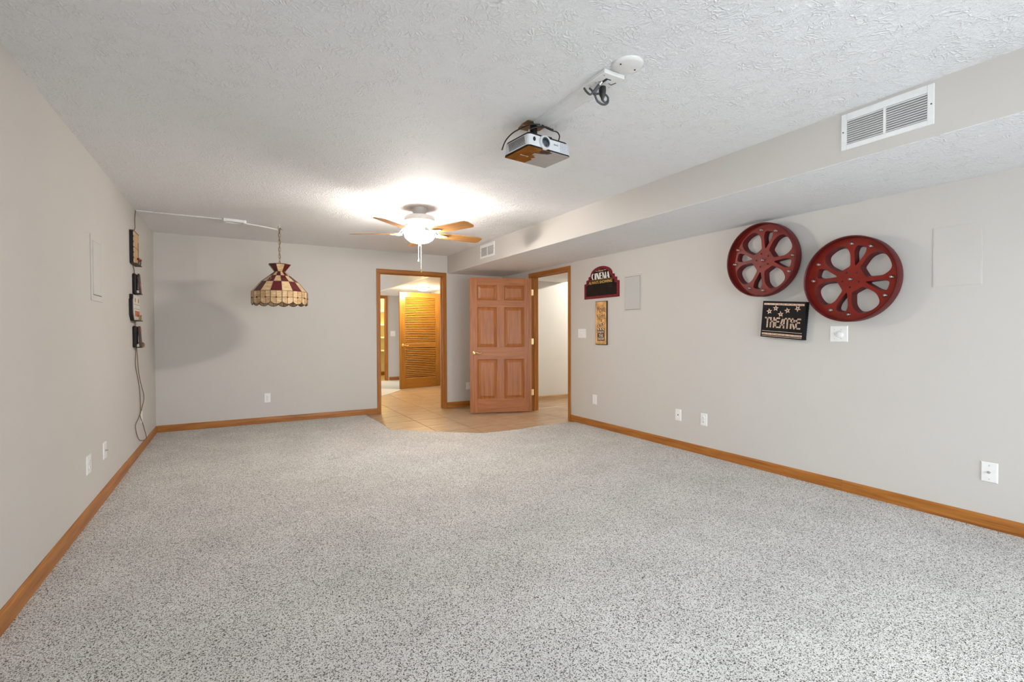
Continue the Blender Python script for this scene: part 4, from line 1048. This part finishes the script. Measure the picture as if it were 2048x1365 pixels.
# CINEMA in heavy-and-hairline capitals
def cinema_letters(x0, x1, y0, y1, z0, z1, parent):
    bm = bmesh.new(); word = 'CINEMA'; widths = [1.0, 0.42, 1.05, 0.85, 1.25, 1.1]; gap = 0.13
    tot = sum(widths)+gap*(len(word)-1); s = (x1-x0)/tot; hh = y1-y0; x = x0
    def P(poly, ox, w): add_prism(bm, [(ox+a*w*s, y0+b*hh) for a, b in poly], z0, z1)
    def bar(a, b, ox, w): P([(a[0], a[1]), (b[0], a[1]), (b[0], b[1]), (a[0], b[1])], ox, w)
    for ch, w in zip(word, widths):
        if ch == 'C':
            n = 14; out = [(0.5+0.5*math.cos(R(48+264*i/n)), 0.5+0.5*math.sin(R(48+264*i/n))) for i in range(n+1)]
            inr = [(0.66+0.30*math.cos(R(48+264*i/n)), 0.5+0.44*math.sin(R(48+264*i/n))) for i in range(n+1)]
            for i in range(n): P([out[i], out[i+1], inr[i+1], inr[i]], x, w)
        elif ch == 'I': bar((0.0, 0), (0.9, 1), x, w)
        elif ch == 'N':
            bar((0.0, 0), (0.10, 1), x, w); bar((0.9, 0), (1.0, 1), x, w); P([(0.0, 1), (0.42, 1), (1.0, 0), (0.58, 0)], x, w)
        elif ch == 'E':
            bar((0.0, 0), (0.42, 1), x, w); bar((0.42, 0.92), (1, 1), x, w); bar((0.42, 0.5), (0.9, 0.58), x, w); bar((0.42, 0), (1, 0.08), x, w)
        elif ch == 'M':
            bar((0.0, 0), (0.09, 1), x, w); P([(0.0, 1), (0.30, 1), (0.60, 0), (0.42, 0)], x, w); P([(0.60, 0), (0.50, 0), (0.80, 1), (0.88, 1)], x, w); bar((0.72, 0), (1.0, 1), x, w)
        elif ch == 'A':
            P([(0.0, 0), (0.10, 0), (0.48, 1), (0.40, 1)], x, w); P([(0.40, 1), (0.66, 1), (1.0, 0), (0.58, 0)], x, w); bar((0.18, 0.28), (0.75, 0.36), x, w)
        x += (w+gap)*s
    return fin('cinema_lettering', bm, M['cream_letter'], parent)
cinema_letters(-0.175, 0.165, 0.240, 0.318, 0.0138, 0.0155, cs)
lettering('script_lettering', 'Home', (0.0, 0.345), 0.10, 0.032, 0.0138, M['orange_letter'], cs, shear=0.3)
for u in (-0.078, 0.082): box('flourish', (u-0.02, 0.342, 0.0138), (u+0.02, 0.3455, 0.015), M['cream_letter'], cs)
box('underline', (-0.20, 0.232, 0.0138), (0.20, 0.2345, 0.015), M['gold'], cs)
lettering('gold_lettering', 'ALWAYS SHOWING', (-0.012, 0.202), 0.445, 0.036, 0.0138, M['gold'], cs, bold=0.012)
for k, (u, v, ln) in enumerate(((0.12, 0.155, 0.10), (0.14, 0.13, 0.08))): box('chalk_smear', (u, v, 0.0139), (u+ln, v+0.002, 0.0143), plain('chalk_smear%d' % k, (0.06, 0.05, 0.05), 0.9), cs)

# ------------------------------------------------------------------ movie night sign
mn = thing('movie_night_sign', 'tall narrow amber sign reading Movie Night Enjoy the Show', 'sign', mat4=on_right(4.672, 1.053))
box('sign_block', (-0.109, 0.0, 0.0), (0.103, 0.543, 0.022), M['mn_side'], mn, 0.002)
box('printed_face', (-0.102, 0.008, 0.0215), (0.096, 0.535, 0.0235), M['mn_face'], mn, 0.0005)
z = 0.0233
lettering('movie_lettering', 'Movie', (0.0, 0.443), 0.150, 0.088, z, M['mn_text'], mn, 0.001, R(8), 0.1)
lettering('night_lettering', 'Night', (0.0, 0.338), 0.150, 0.108, z, M['mn_text'], mn, 0.001, R(8), 0.1)
prism('clapper_bar', [(-0.068, 0.232), (-0.056, 0.210), (0.066, 0.257), (0.056, 0.282)], z, z+0.001, M['mn_text'], mn)
prism('clapper_bar', [(-0.068, 0.181), (0.068, 0.181), (0.068, 0.207), (-0.068, 0.207)], z, z+0.001, M['mn_text'], mn)
for k in range(3):
    u = -0.055+k*0.044; v = 0.217+k*0.0165
    prism('clapper_stripe', [(u, v), (u+0.018, v+0.006), (u+0.028, v+0.027), (u+0.010, v+0.020)], z+0.0008, z+0.0016, M['mn_pale'], mn)
    prism('clapper_stripe', [(u+0.006, 0.183), (u+0.024, 0.183), (u+0.010, 0.205), (u-0.008, 0.205)], z+0.0008, z+0.0016, M['mn_pale'], mn)
box('slate', (-0.07, 0.047, z), (0.07, 0.180, z+0.001), M['mn_text'], mn)
for s, v in (('ENJOY', 0.154), ('THE', 0.114), ('SHOW', 0.074)):
    lettering('show_lettering', s, (0.0, v), 0.115 if s != 'THE' else 0.08, 0.033, z+0.0008, M['mn_pale'], mn, 0.001)

# ------------------------------------------------------------------ projector and its ceiling gear
pa = R(6.4)
# local frame: x to the right of the lens face, y depth away from the lens face, z up from the base
PXc = Matrix.Translation((1.428, 2.294, 2.250)) @ Matrix.Rotation(pa, 4, 'Z')
pj = thing('projector', 'white ceiling-mounted projector with a round lens and an amber reflection coloured onto its underside', 'projector', mat4=PXc)
PW, PD, PH = 0.318, 0.235, 0.076
def rrect(x0, y0, x1, y1, r, n=4):
    out = []
    for cx_, cy_, a0 in ((x1-r, y0+r, -90), (x1-r, y1-r, 0), (x0+r, y1-r, 90), (x0+r, y0+r, 180)):
        for k in range(n+1): out.append((cx_+r*math.cos(R(a0+90*k/n)), cy_+r*math.sin(R(a0+90*k/n))))
    return out
def shell(bm, poly0, z0, poly1, z1):
    A = [bm.verts.new((x, y, z0)) for x, y in poly0]; B = [bm.verts.new((x, y, z1)) for x, y in poly1]; n = len(A)
    for i in range(n): bm.faces.new((A[i], A[(i+1) % n], B[(i+1) % n], B[i]))
    bm.faces.new(A[::-1]); bm.faces.new(B)
bm = bmesh.new(); shell(bm, rrect(0, 0, PW, PD, 0.022), 0.006, rrect(0.003, 0.003, PW-0.003, PD-0.003, 0.022), PH-0.006)
body = fin('shell', bm, M['projwhite'], pj)
bm = bmesh.new(); shell(bm, rrect(0.006, 0.008, PW-0.006, PD, 0.02), PH-0.006, rrect(0.012, 0.014, PW-0.012, PD-0.006, 0.02), PH+0.008)
fin('dark_back_cover', bm, M['softblack'], pj)
bm = bmesh.new(); shell(bm, rrect(-0.002, -0.002, PW+0.002, PD+0.002, 0.022), 0.002, rrect(-0.001, -0.001, PW+0.001, PD+0.001, 0.022), 0.008)
fin('base_edge', bm, M['softblack'], pj)
split = [(0.165, 0.0), (0.155, 0.055), (0.120, 0.075), (0.135, 0.095), (0.125, 0.110), (0.150, 0.125), (0.135, 0.150), (0.155, 0.165), (0.150, PD)]
prism('amber_reflection', [(0.004, 0.004)] + [(x, min(max(y, 0.004), PD-0.004)) for x, y in split] + [(0.004, PD-0.004)], -0.0015, 0.003, M['brown_reflection'], pj)  # jagged amber half: a reflection painted onto the base
prism('grey_base', [(x, min(max(y, 0.004), PD-0.004)) for x, y in split] + [(PW-0.004, PD-0.004), (PW-0.004, 0.004)], -0.0015, 0.003, M['silverback'], pj)
prism('lens_cutout', [(0.105, 0.012), (0.185, 0.012), (0.170, 0.045), (0.115, 0.045)], -0.003, 0.001, M['black'], pj)
prism('grey_tab', [(0.10, 0.07), (0.165, 0.06), (0.150, 0.10), (0.105, 0.10)], -0.0025, 0.001, M['silverback'], pj)
bf = frame((1, 0, 0), (0, -1, 0), (0, 0, -1), (0.075, 0.135, -0.0014))
bm = text_mesh('BenQ', 0.058, 0.013, 0.0008); bmesh.ops.transform(bm, matrix=bf, verts=bm.verts); fin('base_lettering', bm, M['paleboard'], pj)
# lens bulge on the front face
lf = frame((1, 0, 0), (0, 0, 1), (0, -1, 0), (0.118, 0.0, 0.040))
lb = lathe('lens_ring', [(0.041, -0.02), (0.040, 0.006), (0.037, 0.012), (0.033, 0.014), (0.030, 0.012), (0.029, 0.0)], M['projwhite'], pj, 36, lf)
lathe('lens_barrel', [(0.030, 0.011), (0.027, 0.010), (0.025, -0.004), (0.0, -0.004)], M['cable'], lb, 32, lf)
lathe('lens_bezel', [(0.029, 0.0118), (0.027, 0.0145), (0.025, 0.0118)], M['steel'], lb, 32, lf)
lathe('lens_glass', [(0.0, 0.007), (0.012, 0.006), (0.020, 0.003), (0.0245, -0.002)], M['lens'], lb, 28, lf)
prism('sensor_window', [(0.009*math.cos(a), 0.012*math.sin(a)) for a in [2*PI*i/16 for i in range(16)]], -0.002, 0.0012, M['black'], pj, frame((1, 0, 0), (0, 0, 1), (0, -1, 0), (0.043, 0.0, 0.046)))
bm = text_mesh('BenQ', 0.032, 0.0105, 0.0008); bmesh.ops.transform(bm, matrix=frame((1, 0, 0), (0, 0, 1), (0, -1, 0), (0.203, -0.0005, 0.045)), verts=bm.verts); fin('front_lettering', bm, M['cable'], pj)
hb = bmesh.new(); add_box(hb, (-0.004, -0.002, -0.002), (0.004, 0.0005, 0.002)); bmesh.ops.recalc_face_normals(hb, faces=hb.faces); hme = bpy.data.meshes.new('front_vent_hole'); hb.to_mesh(hme); hb.free(); hme.materials.append(plain('vent_shadow', (0.42, 0.44, 0.5), 0.7))
for i in range(5):
    for j in range(6):
        o = bpy.data.objects.new('front_vent_hole', hme); COL.objects.link(o); o.parent = pj; o.location = (0.240+i*0.0135, 0.0, 0.016+j*0.0092)
sb2 = bmesh.new(); add_box(sb2, (-0.0005, 0.0, -0.0014), (0.002, 0.15, 0.0014)); bmesh.ops.recalc_face_normals(sb2, faces=sb2.faces); sme = bpy.data.meshes.new('side_vent_slot'); sb2.to_mesh(sme); sb2.free(); sme.materials.append(M['cable'])
for j in range(6):
    o = bpy.data.objects.new('side_vent_slot', sme); COL.objects.link(o); o.parent = pj; o.location = (-0.0002, 0.03+0.002*j, 0.020+j*0.0082)
box('cable_clip', (0.14, 0.012, PH+0.004), (0.185, 0.035, PH+0.014), M['softblack'], pj, 0.002)
# mount
pm = thing('projector_mount', 'dark metal bracket joining the projector to the ceiling', 'bracket', (1.555, 2.44, H))
zt_ = -0.0; zb_ = (2.250+PH+0.008)-H
prism('ceiling_plate', rrect(-0.07, -0.05, 0.07, 0.05, 0.012), -0.005, 0.0, M['antique'], pm)
lathe('drop_tube', [(0, 0), (0.022, 0), (0.022, zb_+0.02), (0, zb_+0.02)], M['softblack'], pm, 20)
lathe('swivel', [(0, zb_+0.036), (0.034, zb_+0.032), (0.036, zb_+0.020), (0.03, zb_+0.012), (0, zb_+0.010)], M['softblack'], pm, 24)
for k, (ax, ay) in enumerate(((-0.085, -0.075), (0.10, -0.06), (0.0, 0.09))):
    tube('arm', [(0, 0, zb_+0.014), (ax*0.5, ay*0.5, zb_+0.011), (ax, ay, zb_+0.0075)], 0.006, M['softblack'], pm, 8, 3)
prism('side_wing', [(-0.10, -0.02), (-0.05, -0.03), (-0.02, 0.03), (-0.09, 0.03)], -0.03, -0.024, M['antique'], pm)
# cables around the mount
pc = thing('projector_cable', 'black cable looping over the left of the projector into the ceiling cover', 'cable', (1.5, 2.4, 2.33))
tube('cable_run', [(-0.102, 0.145, -0.03), (-0.108, 0.09, 0.004), (-0.095, 0.03, 0.03), (-0.06, -0.02, 0.050), (-0.025, -0.05, 0.064), (0.02, -0.045, 0.076), (0.05, -0.035, 0.086)], 0.0038, M['black'], pc, 7, 5)
tag(tube('projector_cable', [(1.66, 2.335, 2.328), (1.668, 2.335, 2.362), (1.655, 2.342, 2.385), (1.62, 2.352, 2.392), (1.58, 2.362, 2.408), (1.57, 2.375, 2.425)], 0.0038, M['black'], None, 7, 5), 'black cable looping over the right of the projector', 'cable')
tag(tube('projector_cable', [(1.48, 2.36, 2.372), (1.53, 2.352, 2.395), (1.585, 2.35, 2.402), (1.625, 2.352, 2.398), (1.64, 2.36, 2.404)], 0.0045, M['black'], None, 7, 5), 'thick black cable bundled under the end of the ceiling cord cover', 'cable')
# flat cover from the mount to the outlet
rc = thing('ceiling_cord_cover', 'long flat white cord cover on the ceiling behind the projector', 'cord cover', (1.577, 2.13, H))
prof = [(-0.056, 0.0), (-0.050, -0.012), (-0.034, -0.020), (0.034, -0.020), (0.050, -0.012), (0.056, 0.0)]
bm = bmesh.new()
A = [bm.verts.new((x, -0.25, z_)) for x, z_ in prof]; B = [bm.verts.new((x, 0.262, z_)) for x, z_ in prof]
for i in range(6): bm.faces.new((A[i], A[(i+1) % 6], B[(i+1) % 6], B[i]))
bm.faces.new(A[::-1]); bm.faces.new(B); fin('cover_shell', bm, M['whitepaint'], rc)
# ceiling outlet box
co = thing('ceiling_outlet', 'square white ceiling outlet plate with plugs beside the cord cover', 'outlet', mat4=on_ceil(1.570, 1.818))
box('cover_plate', (-0.062, -0.066, 0.0), (0.064, 0.068, 0.020), M['white'], co, 0.003)
box('recess', (-0.020, -0.012, 0.0195), (0.012, 0.030, 0.0208), M['black'], co)
box('cable_tag', (-0.006, -0.010, 0.0205), (0.018, 0.024, 0.024), M['projwhite'], co, 0.001)
tube('bent_tab', [(0.018, 0.0, 0.0215), (0.042, -0.006, 0.0215), (0.050, 0.020, 0.0215)], 0.0016, M['black'], co, 6, 1)
for u, v in ((-0.045, 0.045), (0.048, -0.03), (-0.03, -0.01), (-0.038, -0.026)): cyl('screw', (u, v), 0.0035, 0.0195, 0.0212, M['steel'], co, 10)
pl = thing('power_plug', 'black plug with a grey looped cable hanging from the ceiling outlet', 'plug', mat4=on_ceil(1.590, 1.862))
lathe('plug_body', [(0, 0.018), (0.017, 0.020), (0.018, 0.040), (0.015, 0.060), (0.008, 0.075), (0.005, 0.085), (0, 0.085)], M['black'], pl, 16)
tube('plug_cable', [(0, 0, 0.080), (0.012, 0.0, 0.090), (0.035, -0.004, 0.080), (0.040, -0.006, 0.058), (0.020, -0.010, 0.045), (-0.02, -0.012, 0.052), (-0.042, -0.012, 0.060), (-0.05, -0.02, 0.040), (-0.052, -0.035, 0.024)], 0.005, M['cable'], pl, 8, 5)
tube('loop_cable', [(0.036, 0, 0.062), (0.034, 0, 0.088), (0.006, 0, 0.104), (-0.03, 0, 0.096), (-0.046, 0, 0.070), (-0.042, 0, 0.050)], 0.0055, M['cable'], pl, 8, 5)
hd = thing('video_plug', 'grey and silver video plug pushed into the ceiling outlet', 'plug', mat4=on_ceil(1.540, 1.842))
tube('plug_shaft', [(0.012, 0.02, 0.02), (0.004, 0.008, 0.036)], 0.007, M['steel'], hd, 8, 1)
tube('plug_grip', [(0.005, 0.010, 0.034), (-0.012, -0.012, 0.064)], 0.009, M['cable'], hd, 10, 1)
tube('plug_tail', [(-0.012, -0.012, 0.062), (-0.024, -0.024, 0.072), (-0.030, -0.045, 0.050), (-0.032, -0.06, 0.028)], 0.005, M['cable'], hd, 8, 4)
dc = thing('round_cover_plate', 'round white blank cover on the ceiling next to the outlet', 'cover plate', mat4=on_ceil(1.578, 1.672))
lathe('disc', [(0, 0), (0.069, 0), (0.069, 0.006), (0.064, 0.011), (0.052, 0.014), (0, 0.015)], M['white'], dc, 40)
for u, v in ((-0.045, 0.002), (0.045, -0.002)): cyl('screw', (u, v), 0.0042, 0.0125, 0.0165, M['dark'], dc, 12)
